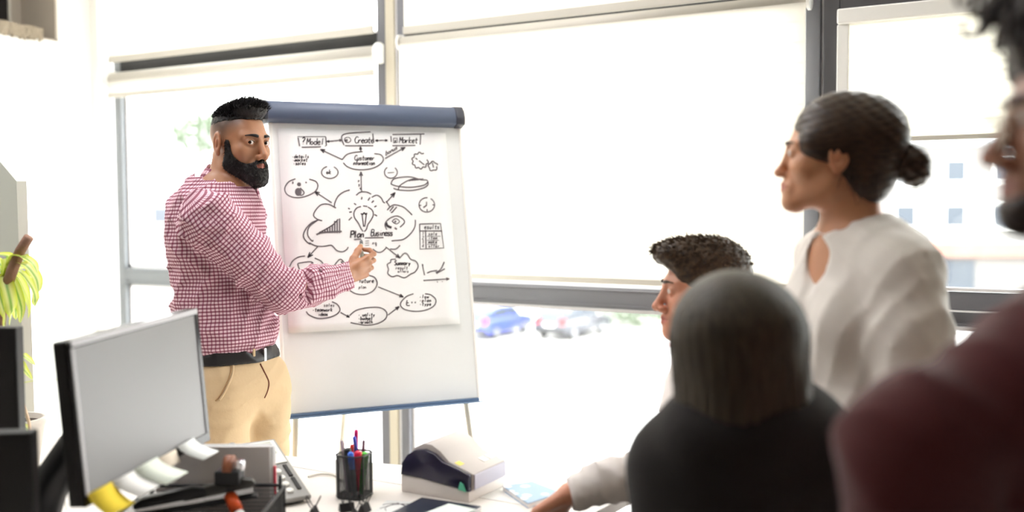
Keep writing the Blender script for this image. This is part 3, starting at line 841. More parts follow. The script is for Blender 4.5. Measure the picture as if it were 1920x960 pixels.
for u in (.012, PWD-.012):
    for (t, z) in ((.02, -.010), (pl-.01, -.010)):
        p = o0 + pxl*u + pv*t + pnn*z; WV.append(p)
        WV.append(np.array([p[0], p[1], 0.0]))
wd._merge(WV, [(0, 2, 3, 1), (4, 5, 7, 6), (0, 1, 5, 4), (2, 6, 7, 3), (0, 4, 6, 2), (1, 3, 7, 5)])
wd.build('stand', M['blacksoft'], ph)
q = MB(); q.box((.022, pl*.56, .0005), (PWD-.008, pl-.012, .004), .001); q.xform(PM).build('faceplate', M['phone_light'], ph)
q = MB(); q.box((.042, pl*.72, .0045), (PWD-.02, pl*.92, .0055)); q.xform(PM).build('display', mat('phone_display', (196, 198, 184), .2), ph)
q = MB(); q.box((.024, pl*.6, .0045), (.034, pl-.03, .006)); q.xform(PM).build('red_label', mat('red_label', (226, 70, 78), .6), ph)
for r_ in range(4):
    for c_ in range(3):
        q = MB(); q.lathe([(.0088, 0), (.0088, .004), (.007, .0055), (0, .006)], (.034+c_*.025, .03+r_*.027, 0), 14, False); q.xform(PM).build('key', M['phone_light'], ph)
for r_ in range(2):
    q = MB(); q.box((PWD-.024, .03+r_*.055, 0), (PWD-.014, .078+r_*.055, .004), .0015); q.xform(PM).build('side_key', M['blacksoft'], ph)
q = MB(); q.tube([(.006, .03, .012), (.004, .08, .02), (.004, pl-.08, .02), (.006, pl-.03, .012)], [.013, .010, .010, .013], 12); q.xform(PM).build('handset', M['phone'], ph, True)

# ------------------------------------------------------------------ wire tray with its contents
def vb(x, y, z):               # ground-frame coordinates (camera axes) -> world
    w_ = _RZ @ np.array([x, y, 0]); return np.array([w_[0], w_[1], z])
tx0, tx1, ty0, ty1 = -.80, -.508, 1.93, 2.19
tc_ = vb((tx0+tx1)/2, (ty0+ty1)/2, DZ)
tray = thing('wire_tray', tc_, 'black wire mesh tray full of staplers and pads on the desk', 'tray', rotz=YAW)
hx, hy, hz = (tx1-tx0)/2, (ty1-ty0)/2, .078
MB().box((-hx+.01, -hy+.01, .001), (hx-.01, hy-.01, .004)).build('floor_plate', M['black'], tray)
rim = MB(); rr = .022
loop = []
for (cx, cy, a0) in ((hx-rr, hy-rr, 0), (-hx+rr, hy-rr, 90), (-hx+rr, -hy+rr, 180), (hx-rr, -hy+rr, 270)):
    for k in range(6):
        a = math.radians(a0+k*18); loop.append((cx+rr*math.cos(a), cy+rr*math.sin(a), hz))
loop.append(loop[0]); rim.tube(loop, .0038, 8, False); rim.build('rim', M['black'], tray, True)
for k, (cx, cy) in enumerate(((hx-.004, hy-.03), (-hx+.004, hy-.03), (-hx+.004, -hy+.02), (hx-.004, -hy+.02))):
    MB().tube([(cx, cy, 0), (cx, cy, hz+(.03 if k == 0 else 0))], .004, 8).build('corner_post', M['black'], tray, True)
mesh = MB()
def wires(a, b, n, up=True):
    a, b = np.array(a), np.array(b)
    for i in range(n+1):
        p = a+(b-a)*i/n; mesh.tube([(p[0], p[1], .003), (p[0], p[1], hz)], .0007, 4, False)
    for k in range(8):
        z = .004 + (hz-.006)*k/8; mesh.tube([(a[0], a[1], z), (b[0], b[1], z)], .0007, 4, False)
wires((-hx, hy-.002), (hx, hy-.002), 60); wires((hx-.002, -hy), (hx-.002, hy), 44); wires((-hx+.002, -hy), (-hx+.002, hy), 44); wires((-hx, -hy+.002), (hx, -hy+.002), 60)
o = mesh.build('wire_mesh', M['black'], tray); o['kind'] = 'stuff'
# folder standing behind the tray
pf = vb(-.600, 2.212, DZ)
fo = thing('paper_stack', pf, 'thick stack of papers with a grey cover standing upright behind the wire tray', 'papers', rotz=YAW)
MB().box((-.20, -.012, .0), (.056, -.009, .162), .001).build('cover', mat('grey_cover', (226, 218, 215), .7), fo)
for k in range(9):
    MB().box((-.20, -.008+k*.0036, .0), (.058+.004*math.sin(k*2.1), -.0054+k*.0036, .158+.003*math.sin(k*1.7))).build('sheet_bundle', M['paper'], fo)
MB().box((.0620, -.005, .05), (.0665, .004, .115)).build('red_tab', mat('red_tab', (226, 74, 92), .6), fo)
# small things in the tray
def tpt(px, py, z): return PZ_(px, py, z)
p = J(431, 905, 2.10)
t = thing('tape_dispenser', (p[0], p[1], p[2]), 'small black tape dispenser with a brown roll sitting on a stapler in the tray', 'tape dispenser', rotz=YAW)
MB().box((-.026, -.024, 0), (.026, .024, .030), .004).build('body', M['black'], t)
MB().lathe([(.012, 0), (.024, .0), (.024, .018), (.012, .018)], n=24).xform(Matrix.Translation((-.009, 0, .034)) @ Matrix.Rotation(math.pi/2, 4, 'Y')).build('tape_roll', mat('brown_tape', (150, 92, 66), .3), t, True)
MB().box((.014, -.012, .024), (.030, .014, .048), .004).build('cutter', M['chrome'], t)
def stapler(name, px, py, z, yaw, L, label, mt, tilt=.0, h0=DZ+.045):
    p = tpt(px, py, z); 
    t = thing(name, (p[0], p[1], z), label, 'stapler', rotz=yaw)
    up = [(-L/2, .004), (-L/2, .016), (-L/2+.02, .026), (L/2-.03, .032), (L/2-.006, .026), (L/2, .014), (L/2-.01, .008)]
    o = MB().prism(up, -.012, .012, 'xz', .004).build('arm', mt, t); autosmooth(o)
    lo = [(-L/2, -.014), (-L/2, -.004), (L/2-.01, -.006), (L/2, -.010), (L/2, -.014)]
    o = MB().prism(lo, -.015, .015, 'xz', .002).build('foot', M['black'], t)
    MB().box((-L/2+.008, -.006, -.005), (L/2-.008, .006, .010), .001).build('magazine', M['chrome'], t)
    t.rotation_euler = (0, tilt, yaw)
    return t
stapler('stapler', 414, 930, DZ+.090, YAW+.22, .15, 'dark grey stapler lying across the top of the tray', mat('stapler_grey', (62, 60, 56), .35), -.12)
stapler('stapler', 322, 946, DZ+.080, YAW+.25, .15, 'long black stapler wedged in the tray behind the notes', M['black'], -.1)
p = tpt(446, 962, DZ+.060)
t = thing('glue_stick', (p[0], p[1], p[2]), 'white glue stick with an orange cap poking out of the tray', 'glue stick')
ax = vw(.5, -.5)
MB().tube([tuple(-ax*.004+np.array([0, 0, .004])), tuple(-ax*.045+np.array([0, 0, .03]))], .0135, 14).build('cap', mat('orange_cap', (238, 92, 36), .4), t, True)
MB().tube([(0, 0, 0), tuple(ax*.05+np.array([0, 0, -.03]))], .0125, 14).build('barrel', M['white_plastic'], t, True)

# ------------------------------------------------------------------ pen cup and pens
pc_ = PZ_(665, 930, DZ)
cup = thing('pen_cup', pc_, 'black mesh pen cup on the desk before the flipchart', 'pen cup', rotz=.18)
S, Hc = .036, .104
sq = [(S, -S+.012), (S, S-.012), (S-.012, S), (-S+.012, S), (-S, S-.012), (-S, -S+.012), (-S+.012, -S), (S-.012, -S)]
o = MB().prism(sq, .0, .004, 'xy').build('cup_floor', M['black'], cup)
cm = MB()
for i in range(8):
    a, b = np.array(sq[i]), np.array(sq[(i+1) % 8]); n = max(3, int(np.linalg.norm(b-a)/.0034))
    for k in range(n):
        p = a+(b-a)*k/n; cm.tube([(p[0], p[1], .003), (p[0], p[1], Hc)], .0006, 4, False)
for k in range(30):
    z = .004+(Hc-.006)*k/30; cm.tube([(*q, z) for q in sq]+[(*sq[0], z)], .0006, 4, False)
o = cm.build('mesh_wall', M['black'], cup); o['kind'] = 'stuff'
r1 = MB()
for z in (.004, Hc): r1.tube([(*q, z) for q in sq]+[(*sq[0], z)], .0022, 6, False)
for q in sq[::2]: r1.tube([(*q, .003), (*q, Hc)], .0016, 6, False)
r1.build('rim', M['black'], cup, True)
def pen(px0, py_tip, lean, rgb, label, r=.004, cap=None, kind='pen', low=.03, dy=0.0):
    top = J(px0, py_tip, 2.40 + dy)
    base = np.array(pc_) + np.array([0, 0, .006]) + vw((px0-665)/1867*2.4*.55 + lean, dy*.6)
    v = top-base; L = np.linalg.norm(v); v /= L
    t = thing(kind, base, label, kind, group='pens in the mesh cup')
    mt = mat('pen_barrel', rgb, .35)
    if cap:
        MB().tube([(0, 0, 0), tuple(v*L*.62)], r, 10).build('barrel', mat('pen_body', cap, .4), t, True)
        MB().tube([tuple(v*L*.62), tuple(v*L*.97), tuple(v*L)], [r*1.15, r*1.15, r*.7], 10).build('cap', mt, t, True)
    else:
        MB().tube([(0, 0, 0), tuple(v*L*.1), tuple(v*L*.98), tuple(v*L)], [r*.3, r, r, r*.6], 10).build('barrel', mt, t, True)
        a = np.cross(v, [0, 0, 1.0]); a /= np.linalg.norm(a)
        MB().tube([tuple(v*L*.97+a*r), tuple(v*L*.97+a*r*1.7), tuple(v*L*.76+a*r*1.5)], .0011, 6).build('clip', M['chrome'], t, True)
    return t
pen(640, 826, .0, (196, 176, 190), 'thin pale pencil at the edge of the pen cup', .0036, None, 'pencil', dy=.014)
pen(651, 840, .004, (24, 24, 28), 'fat black marker leaning in the pen cup', .0085, (30, 30, 34), 'marker', dy=-.006)
pen(657, 848, .01, (50, 110, 226), 'bright blue capped marker in the pen cup', .0065, (40, 40, 46), 'marker', dy=-.028)
pen(660, 833, -.01, (226, 52, 44), 'orange red ended white pen in the middle of the cup', .0045, (226, 226, 226), 'pen', dy=.016)
pen(664, 818, .012, (72, 84, 214), 'slim violet blue pen standing high in the cup', .004, (90, 90, 220), 'pen', dy=.03)
pen(668, 805, -.004, (234, 46, 128), 'tall pink pen, highest one in the cup', .0048, (240, 120, 160), 'pen', dy=.04)
pen(672, 846, -.002, (234, 28, 72), 'thick crimson highlighter at the front of the cup', .0085, (190, 20, 50), 'highlighter', dy=-.014)
pen(682, 825, .0, (122, 64, 92), 'thin plum coloured pencil beside the green highlighter', .0036, None, 'pencil', dy=.024)
pen(685, 848, .0, (88, 208, 66), 'bright green highlighter at the side of the cup', .0085, (60, 170, 50), 'highlighter', dy=.0)

# ------------------------------------------------------------------ navy and white desk machine
dx, dy = -1.431, 1.948
dev = thing('label_printer', (dx, dy, DZ), 'white desktop printer with rounded navy side panel beside the pen cup', 'printer')
M['navy'] = mat('navy_plastic', (38, 34, 58), .25)
M['dev_white'] = mat('printer_white', (232, 224, 218), .4)
DW, DD = .196, .165
base = [(0, 0), (DW, 0), (DW, .026), (DW*.75, .033), (DW*.3, .041), (0, .043)]
o = MB().prism(base, 0, DD, 'xz', .003).build('base', M['dev_white'], dev); autosmooth(o)
sidep = [(0.0, .043), (DW*.3, .041), (DW*.75, .033), (DW, .026), (DW, .066), (DW*.62, .088), (DW*.50, .104), (DW*.36, .112), (DW*.22, .108), (DW*.10, .094), (DW*.02, .072)]
o = MB().prism(sidep, -.002, .012, 'xz', .002).build('side_panel', M['navy'], dev); autosmooth(o)
top = [(0.002, .043), (DW*.3, .041), (DW, .026), (DW+.004, .066), (DW*.68, .087), (DW*.55, .110), (DW*.42, .123), (DW*.30, .124), (DW*.14, .108), (DW*.03, .074)]
o = MB().prism(top, .0125, DD, 'xz', .004).build('cover', mat('printer_cover', (196, 188, 184), .4), dev); autosmooth(o)
MB().box((DW+.0035, .015, .028), (DW+.007, DD-.004, .064), .002).build('front_plate', mat('lavender_plate', (196, 192, 206), .4), dev)
MB().prism([(DW*.80, .0780), (DW*.9, .0720), (DW*.91, .0740), (DW*.81, .080)], .10, .125, 'xz').build('button', M['white_plastic'], dev)
MB().prism([(DW*.80, .0780), (DW*.9, .0720), (DW*.91, .0740), (DW*.81, .080)], .13, .15, 'xz').build('button', M['white_plastic'], dev)
MB().prism([(DW*.72, .083), (DW*.8, .078), (DW*.81, .0800), (DW*.73, .0850)], .02, .04, 'xz').build('yellow_button', mat('yellow_button', (240, 214, 96), .4), dev)
MB().prism([(DW*.86, .030), (DW*.97, .027), (DW*.93, .044), (DW*.89, .048)], -.006, -.0015, 'xz').build('green_tab', mat('green_tab', (110, 214, 176), .4), dev)
# sketched sheet and dark notebook before it
p = PZ_(742, 962, DZ)
t = thing('sketch_sheet', (p[0], p[1], DZ+.0005), 'loose sheet with thin pencil sketch lines in front of the desk printer', 'paper', rotz=.3)
MB().box((-.052, -.16, 0), (.10, .085, .0008)).build('sheet', mat('grey_paper', (226, 226, 224), .8), t)
sk = MB()
for (a0, r_, cx, cy) in ((0, .03, -.02, .04), (1, .045, .01, .03), (2, .02, .04, .05)):
    sk.tube([(cx+r_*math.cos(a0+k*.35), cy+r_*math.sin(a0+k*.35)*.8, .0012) for k in range(9)], .0008, 5)
sk.tube([(-.045, .02, .0012), (-.02, .07, .0012), (.04, .02, .0012), (.09, .08, .0012)], .0008, 5)
sk.build('pencil_lines', M['ink'], t)
p = PZ_(830, 957, DZ)
t = thing('notebook', (p[0], p[1], DZ+.0015), 'dark navy notebook lying in front of the desk printer', 'notebook', rotz=.05)
MB().box((-.075, -.10, 0), (.085, .030, .012), .002).build('cover', mat('navy_cover', (26, 34, 54), .3), t)
MB().box((-.070, -.095, .002), (.0865, .027, .010)).build('pages', M['paper'], t)
t = thing('memo_sheet', (p[0]+.045, p[1]-.045, DZ+.0140), 'pale green memo slip lying on the navy notebook', 'paper', rotz=-.1)
MB().box((-.04, -.05, 0), (.038, .052, .001)).build('sheet', mat('memo_paper', (222, 230, 224), .8), t)
# blue patterned book
A, B_, C_, D_ = [PZ_(*q, DZ+.012) for q in ((942, 911), (998, 903), (1052, 924), (990, 944))]
c = (A+B_+C_+D_)/4
t = thing('book', (c[0], c[1], DZ), 'pale blue book with white blossom pattern lying near the hand', 'book')
def blossom_mat():
    mt = mat('blossom_cover', (150, 178, 206), .5)
    nt = mt.node_tree; b = nt.nodes['Principled BSDF']
    tc = nt.nodes.new('ShaderNodeTexCoord'); v = nt.nodes.new('ShaderNodeTexVoronoi'); v.inputs['Scale'].default_value = 24
    n = nt.nodes.new('ShaderNodeTexNoise'); n.inputs['Scale'].default_value = 60
    r = nt.nodes.new('ShaderNodeValToRGB'); r.color_ramp.elements[0].position = .22; r.color_ramp.elements[1].position = .34
    r.color_ramp.elements[0].color = (*lin(244, 246, 250), 1); r.color_ramp.elements[1].color = (*lin(150, 180, 208), 1)
    ad = nt.nodes.new('ShaderNodeMath'); ad.operation = 'MULTIPLY_ADD'; ad.inputs[1].default_value = .25
    nt.links.new(tc.outputs['Object'], v.inputs['Vector']); nt.links.new(tc.outputs['Object'], n.inputs['Vector'])
    nt.links.new(n.outputs['Fac'], ad.inputs[0]); nt.links.new(v.outputs['Distance'], ad.inputs[2])
    sb = nt.nodes.new('ShaderNodeMath'); sb.operation = 'SUBTRACT'; sb.inputs[1].default_value = .12
    nt.links.new(ad.outputs[0], sb.inputs[0]); nt.links.new(sb.outputs[0], r.inputs[0]); nt.links.new(r.outputs['Color'], b.inputs['Base Color'])
    return mt
quad = [(p[0]-c[0], p[1]-c[1]) for p in (D_, C_, B_, A)]
MB().prism([(x*.985, y*.985) for x, y in quad], .0015, .0105, 'xy').build('pages', M['paper'], t)
bm_ = blossom_mat()
MB().prism(quad, .0105, .0125, 'xy').build('cover', bm_, t); MB().prism(quad, 0, .0015, 'xy').build('back_cover', bm_, t)
# binder clips
def clip(px, py, yaw, label):
    p = PZ_(px, py, DZ)
    t = thing('binder_clip', p, label, 'clip', rotz=yaw, group='binder clips on the desk')
    o = MB().prism([(-.011, 0), (.011, 0), (.003, .019), (-.003, .019)], -.017, .017, 'xz', .001).build('body', M['black'], t)
    for s in (-1, 1):
        MB().tube([(s*.004, -.009, .019), (s*.012, -.009, .034), (s*.016, -.005, .043), (s*.016, .005, .043), (s*.012, .009, .034), (s*.004, .009, .019)], .0012, 6).build('handle', M['blacksoft'], t, True)
    return t
clip(588, 966, .5, 'black binder clip lying alone at the foot of the phone')
clip(650, 958, -.6, 'black binder clip with raised handles in front of the pen cup')
clip(667, 972, .9, 'black binder clip touching its twin in front of the pen cup')
clip(683, 960, .2, 'black binder clip on the printer side of the little pile')
# cables
def cable(name, pts, r, mt, label):
    P = smooth_line([np.array(p, float) for p in pts], 8); c = P[0]
    o = MB().tube([tuple(p-c) for p in P], r, 8).build(name, mt, None, True); o.location = c
    tag(o, label, 'cable')
cable('cable', [PZ_(*q, DZ+.004) for q in ((578, 894), (600, 889), (625, 891), (645, 903), (655, 906))], .0025, M['rail_beige'], 'thin beige cable running over the desk to the pen cup')
q0 = J(62, 930, 1.95)
cable('cable', [PZ_(60, 975, DZ+.006), J(66, 915, 2.05), J(82, 888, 2.1), J(104, 884, 2.1), PZ_(125, 955, DZ+.006)], .003, M['white_plastic'], 'white cable loop between the dark monitors')

# ------------------------------------------------------------------ partition and plant
pp = J(38, 340, 2.95); 
part = thing('office_partition', (pp[0]-.4, pp[1], 0), 'pale grey side panel with slanting top behind the plant', 'partition')
M['part'] = mat('partition_grey', (208, 210, 200), .6)
ox, oy = part.location.x, part.location.y
pr = [(pp[0]-ox+.01, 0), (pp[0]-ox, pp[2]), (pp[0]-ox-.09, pp[2]+.07), (pp[0]-ox-.75, pp[2]+.40), (pp[0]-ox-.75, 0)]
o = MB().prism(pr, -.012, .02, 'xz').build('panel', M['part'], part)
pt = PZ_(12, 905, DZ); pt = vb(-1.325, 2.62, DZ); 
plant = thing('potted_plant', pt, 'potted plant with yellow green arching leaves and a cut stem behind the monitors', 'plant')
MB().lathe([(.0, 0), (.055, 0), (.075, .12), (.08, .125), (.08, .14), (.07, .14), (.068, .12), (.0, .118)], n=28).build('pot', mat('plant_pot', (214, 206, 196), .6), plant, True)
MB().lathe([(0, .119), (.067, .12), (.067, .126), (0, .13)], n=20).build('soil', mat('soil', (60, 46, 36), .95, bump=(60, .6, .01)), plant)
def rel(px, py, Z): return J(px, py, Z) - np.array(pt)
M['stem'] = mat('cut_stem', (150, 112, 92), .85, bump=(90, .6, .004), vary=(40, .3))
MB().tube([(0, 0, .12), tuple(rel(-8, 700, 2.62)), tuple(rel(4, 560, 2.6)), tuple(rel(24, 505, 2.58)), tuple(rel(38, 470, 2.57)), tuple(rel(54, 445, 2.56))], [.016, .015, .014, .014, .013, .0125], 12).build('stem', M['stem'], plant, True)
def leaf_mat():
    mt = bpy.data.materials.new('leaf_variegated'); mt.use_nodes = True; nt = mt.node_tree; nt.nodes.clear()
    o = nt.nodes.new('ShaderNodeOutputMaterial'); mx = nt.nodes.new('ShaderNodeMixShader'); mx.inputs[0].default_value = .4
    d = nt.nodes.new('ShaderNodeBsdfPrincipled'); t = nt.nodes.new('ShaderNodeBsdfTranslucent')
    d.inputs['Roughness'].default_value = .35
    uv = nt.nodes.new('ShaderNodeUVMap'); sp_ = nt.nodes.new('ShaderNodeSeparateXYZ')
    r = nt.nodes.new('ShaderNodeValToRGB')
    r.color_ramp.elements[0].color = (*lin(214, 224, 60), 1); r.color_ramp.elements[1].color = (*lin(206, 220, 70), 1)
    for pos, cc in ((.34, (232, 236, 160)), (.5, (120, 176, 60)), (.66, (232, 236, 160))):
        e = r.color_ramp.elements.new(pos); e.color = (*lin(cc), 1)
    nt.links.new(uv.outputs[0], sp_.inputs[0]); nt.links.new(sp_.outputs[0], r.inputs[0])
    nt.links.new(r.outputs[0], d.inputs['Base Color']); nt.links.new(r.outputs[0], t.inputs['Color'])
    nt.links.new(d.outputs[0], mx.inputs[1]); nt.links.new(t.outputs[0], mx.inputs[2]); nt.links.new(mx.outputs[0], o.inputs[0])
    return mt
M['leaf'] = leaf_mat()
def leaf(pts, wid, twist=0.0):
    P = smooth_line([np.array(p, float) for p in pts], 5); n = len(P); V, Fc, UV = [], [], []
    cross = 5
    for i, p in enumerate(P):
        t = P[min(i+1, n-1)] - P[max(i-1, 0)]; t = t/np.linalg.norm(t)
        s_ = np.cross(t, [math.sin(twist), 0, math.cos(twist)]); s_ /= (np.linalg.norm(s_)+1e-6); nn = np.cross(s_, t)
        f = i/(n-1); w_ = wid*(math.sin(math.pi*min(1, f*.93+.07))**.7)
        for k in range(cross):
            u = k/(cross-1)-.5; V.append(p + s_*u*w_ + nn*abs(u)*w_*.35); UV.append((k/(cross-1), f))
    for i in range(n-1):
        for k in range(cross-1):
            a = i*cross+k; Fc.append((a, a+1, a+cross+1, a+cross))
    me = bpy.data.meshes.new('leaf'); me.from_pydata([tuple(v) for v in V], [], Fc)
    ul = me.uv_layers.new(name='UVMap')
    for lp in me.loops: ul.data[lp.index].uv = UV[lp.vertex_index]
    return link_mesh('leaf', me, M['leaf'], plant, True)
cr = rel(10, 520, 2.6)
LV = [((30,482),(58,492),(70,512)), ((40,495),(66,520),(72,548)), ((35,510),(62,545),(66,575)), ((30,520),(50,565),(52,598)), ((20,520),(40,575),(38,606)),
      ((10,525),(22,580),(18,612)), ((0,520),(4,570),(-4,610)), ((-10,500),(-30,540),(-40,590)), ((-5,490),(-30,490),(-60,520)), ((15,490),(10,480),(-15,478)),
      ((30,500),(52,505),(68,530)), ((20,505),(44,540),(56,585)), ((8,515),(28,560),(30,600)), ((24,492),(40,480),(56,486)),
      ((-4,530),(10,590),(8,618)), ((36,488),(55,500),(62,520))]
for k, (a, b, c_) in enumerate(LV):
    dz = random.uniform(-.12, .12)
    leaf([cr, rel(*a, 2.6+dz*.3), rel(*b, 2.6+dz*.8), rel(*c_, 2.6+dz)], random.uniform(.028, .040), random.uniform(-.8, .8))
c2 = rel(20, 735, 2.55)
for pts, wv in (((rel(35, 722, 2.5), rel(70, 714, 2.45), rel(126, 712, 2.4)), .012), ((rel(34, 670, 2.5), rel(50, 672, 2.48), rel(66, 686, 2.46)), .022), ((rel(32, 680, 2.5), rel(46, 695, 2.48), rel(60, 712, 2.46)), .022),
                ((rel(34, 790, 2.5), rel(46, 800, 2.5), rel(58, 812, 2.5)), .022)):
    leaf((c2,)+pts, wv, .3)
MB().tube([tuple(c2), tuple(rel(40, 745, 2.52)), tuple(rel(54, 790, 2.5)), tuple(rel(62, 850, 2.5))], .004, 8).build('runner', mat('runner_stem', (232, 202, 170), .6), plant, True)
# ------------------------------------------------------------------ figures: smooth distance fields -> one continuous surface
def axis_lines(lo, hi, step, fine=()):
    """grid lines from lo to hi with `step`, finer inside the given (a, b, step) spans"""
    out = [lo]; x = lo
    while x < hi:
        s_ = step
        for (a, b, f) in fine:
            if a-f <= x <= b: s_ = min(s_, f)
            elif x < a < x + s_: s_ = max(min(s_, a - x), f)
        x += s_; out.append(x)
    return np.array(out, np.float32)

def nrm(v):
    v = np.asarray(v, float); return v/(np.linalg.norm(v)+1e-12)

class Field:
    def __init__(s, lo, hi, step, fine=((), (), ())):
        s.ax = [axis_lines(lo[i], hi[i], step, fine[i]) for i in range(3)]
        s.v = np.full([len(a) for a in s.ax], .3, np.float32)
        s.ops = []
    def _sub(s, lo, hi):
        sl = tuple(slice(max(0, int(np.searchsorted(s.ax[i], lo[i]))), int(np.searchsorted(s.ax[i], hi[i]))+1) for i in range(3))
        X = s.ax[0][sl[0]][:, None, None]; Y = s.ax[1][sl[1]][None, :, None]; Z = s.ax[2][sl[2]][None, None, :]
        return sl, X, Y, Z
    def _put(s, sl, d, k, op):
        a = s.v[sl]
        if a.size == 0: return
        if op == 'u':
            if k > 0:
                h = np.clip(k-np.abs(a-d), 0, None)/k; s.v[sl] = np.minimum(a, d) - h*h*k*.25
            else: s.v[sl] = np.minimum(a, d)
        elif op == 's':
            d = -d
            if k > 0:
                h = np.clip(k-np.abs(a-d), 0, None)/k; s.v[sl] = np.maximum(a, d) + h*h*k*.25
            else: s.v[sl] = np.maximum(a, d)
    @staticmethod
    def d_cap(X, Y, Z, a, b, ra, rb):
        ab = b-a; l2 = ab @ ab + 1e-12
        px, py, pz = X-a[0], Y-a[1], Z-a[2]
        t = np.clip((px*ab[0]+py*ab[1]+pz*ab[2])/l2, 0, 1)
        return np.sqrt((px-t*ab[0])**2+(py-t*ab[1])**2+(pz-t*ab[2])**2) - (ra+(rb-ra)*t)
    @staticmethod
    def d_ell(X, Y, Z, c, r, R):
        px, py, pz = X-c[0], Y-c[1], Z-c[2]
        q = [px*R[0, i]+py*R[1, i]+pz*R[2, i] for i in range(3)]
        k0 = np.sqrt((q[0]/r[0])**2+(q[1]/r[1])**2+(q[2]/r[2])**2)
        k1 = np.sqrt((q[0]/r[0]**2)**2+(q[1]/r[1]**2)**2+(q[2]/r[2]**2)**2)+1e-9
        return k0*(k0-1)/k1
    def cap(s, a, b, ra, rb=None, k=.02, op='u', pad=.05):
        a, b = np.asarray(a, float), np.asarray(b, float); rb = ra if rb is None else rb
        m_ = max(ra, rb)+pad; sl, X, Y, Z = s._sub(np.minimum(a, b)-m_, np.maximum(a, b)+m_)
        s._put(sl, s.d_cap(X, Y, Z, a, b, ra, rb), k, op)
    def chain(s, pts, rs, k=.01, op='u'):
        for i in range(len(pts)-1): s.cap(pts[i], pts[i+1], rs[i], rs[i+1], k, op)
    def ell(s, c, r, R=None, k=.02, op='u', pad=.05):
        c = np.asarray(c, float); r = np.asarray(r, float); R = np.eye(3) if R is None else R
        m_ = max(r)+pad; sl, X, Y, Z = s._sub(c-m_, c+m_)
        s._put(sl, s.d_ell(X, Y, Z, c, r, R), k, op)
    def apply(s, fn):
        """fn(X, Y, Z, v) -> new v on the whole grid"""
        X = s.ax[0][:, None, None]; Y = s.ax[1][None, :, None]; Z = s.ax[2][None, None, :]
        s.v = fn(X, Y, Z, s.v).astype(np.float32)
    def blank(s):
        o = Field.__new__(Field); o.ax = s.ax; o.v = np.full_like(s.v, .3); return o
    def surface(s):
        v, ax = s.v, s.ax
        ins = v < 0
        c = np.zeros([n-1 for n in v.shape], np.int8)
        for dx in (0, 1):
            for dy in (0, 1):
                for dz in (0, 1):
                    c += ins[dx:v.shape[0]-1+dx, dy:v.shape[1]-1+dy, dz:v.shape[2]-1+dz]
        I, Jx, K = np.nonzero((c > 0) & (c < 8))
        if len(I) == 0: return np.zeros((0, 3)), np.zeros((0, 4), int)
        acc = np.zeros((len(I), 3)); cnt = np.zeros(len(I))
        corners = [(0,0,0),(1,0,0),(0,1,0),(1,1,0),(0,0,1),(1,0,1),(0,1,1),(1,1,1)]
        val = [v[I+a, Jx+b, K+e] for a, b, e in corners]
        pos = [np.stack([ax[0][I+a], ax[1][Jx+b], ax[2][K+e]], -1) for a, b, e in corners]
        for (p, q) in ((0,1),(2,3),(4,5),(6,7),(0,2),(1,3),(4,6),(5,7),(0,4),(1,5),(2,6),(3,7)):
            m_ = (val[p] < 0) != (val[q] < 0)
            if not m_.any(): continue
            t = np.where(m_, val[p]/(val[p]-val[q]+1e-20), 0)[:, None]
            acc += np.where(m_[:, None], pos[p]+(pos[q]-pos[p])*t, 0); cnt += m_
        V = acc/cnt[:, None]
        idx = np.full(c.shape, -1, np.int32); idx[I, Jx, K] = np.arange(len(I))
        faces = []
        for a in range(3):
            b, e = (a+1) % 3, (a+2) % 3
            lo = [slice(None)]*3; hi = [slice(None)]*3
            lo[a] = slice(0, -1); hi[a] = slice(1, None)
            s0, s1 = ins[tuple(lo)], ins[tuple(hi)]
            E = np.array(np.nonzero(s0 != s1)).T
            ok = (E[:, b] > 0) & (E[:, e] > 0) & (E[:, b] < v.shape[b]-1) & (E[:, e] < v.shape[e]-1)
            E = E[ok]
            fl = s0[tuple(E.T)]
            q = []
            for (ob, oe) in ((-1, -1), (0, -1), (0, 0), (-1, 0)):
                g_ = E.copy(); g_[:, b] += ob; g_[:, e] += oe; q.append(idx[tuple(g_.T)])
            q = np.stack(q, -1)
            q[~fl] = q[~fl][:, ::-1]
            faces.append(q)
        F_ = np.concatenate(faces); F_ = F_[(F_ >= 0).all(1)]
        return V, F_

def relax(V, F_, n=2, lam=.5):
    """a little smoothing that keeps the volume"""
    e = np.concatenate([F_[:, [0, 1]], F_[:, [1, 2]], F_[:, [2, 3]], F_[:, [3, 0]]])
    for it in range(n):
        for l in (lam, -lam*1.02):
            S_ = np.zeros_like(V); c = np.zeros(len(V))
            np.add.at(S_, e[:, 0], V[e[:, 1]]); np.add.at(c, e[:, 0], 1)
            np.add.at(S_, e[:, 1], V[e[:, 0]]); np.add.at(c, e[:, 1], 1)
            V = V + l*(S_/np.maximum(c, 1)[:, None]-V)
    return V

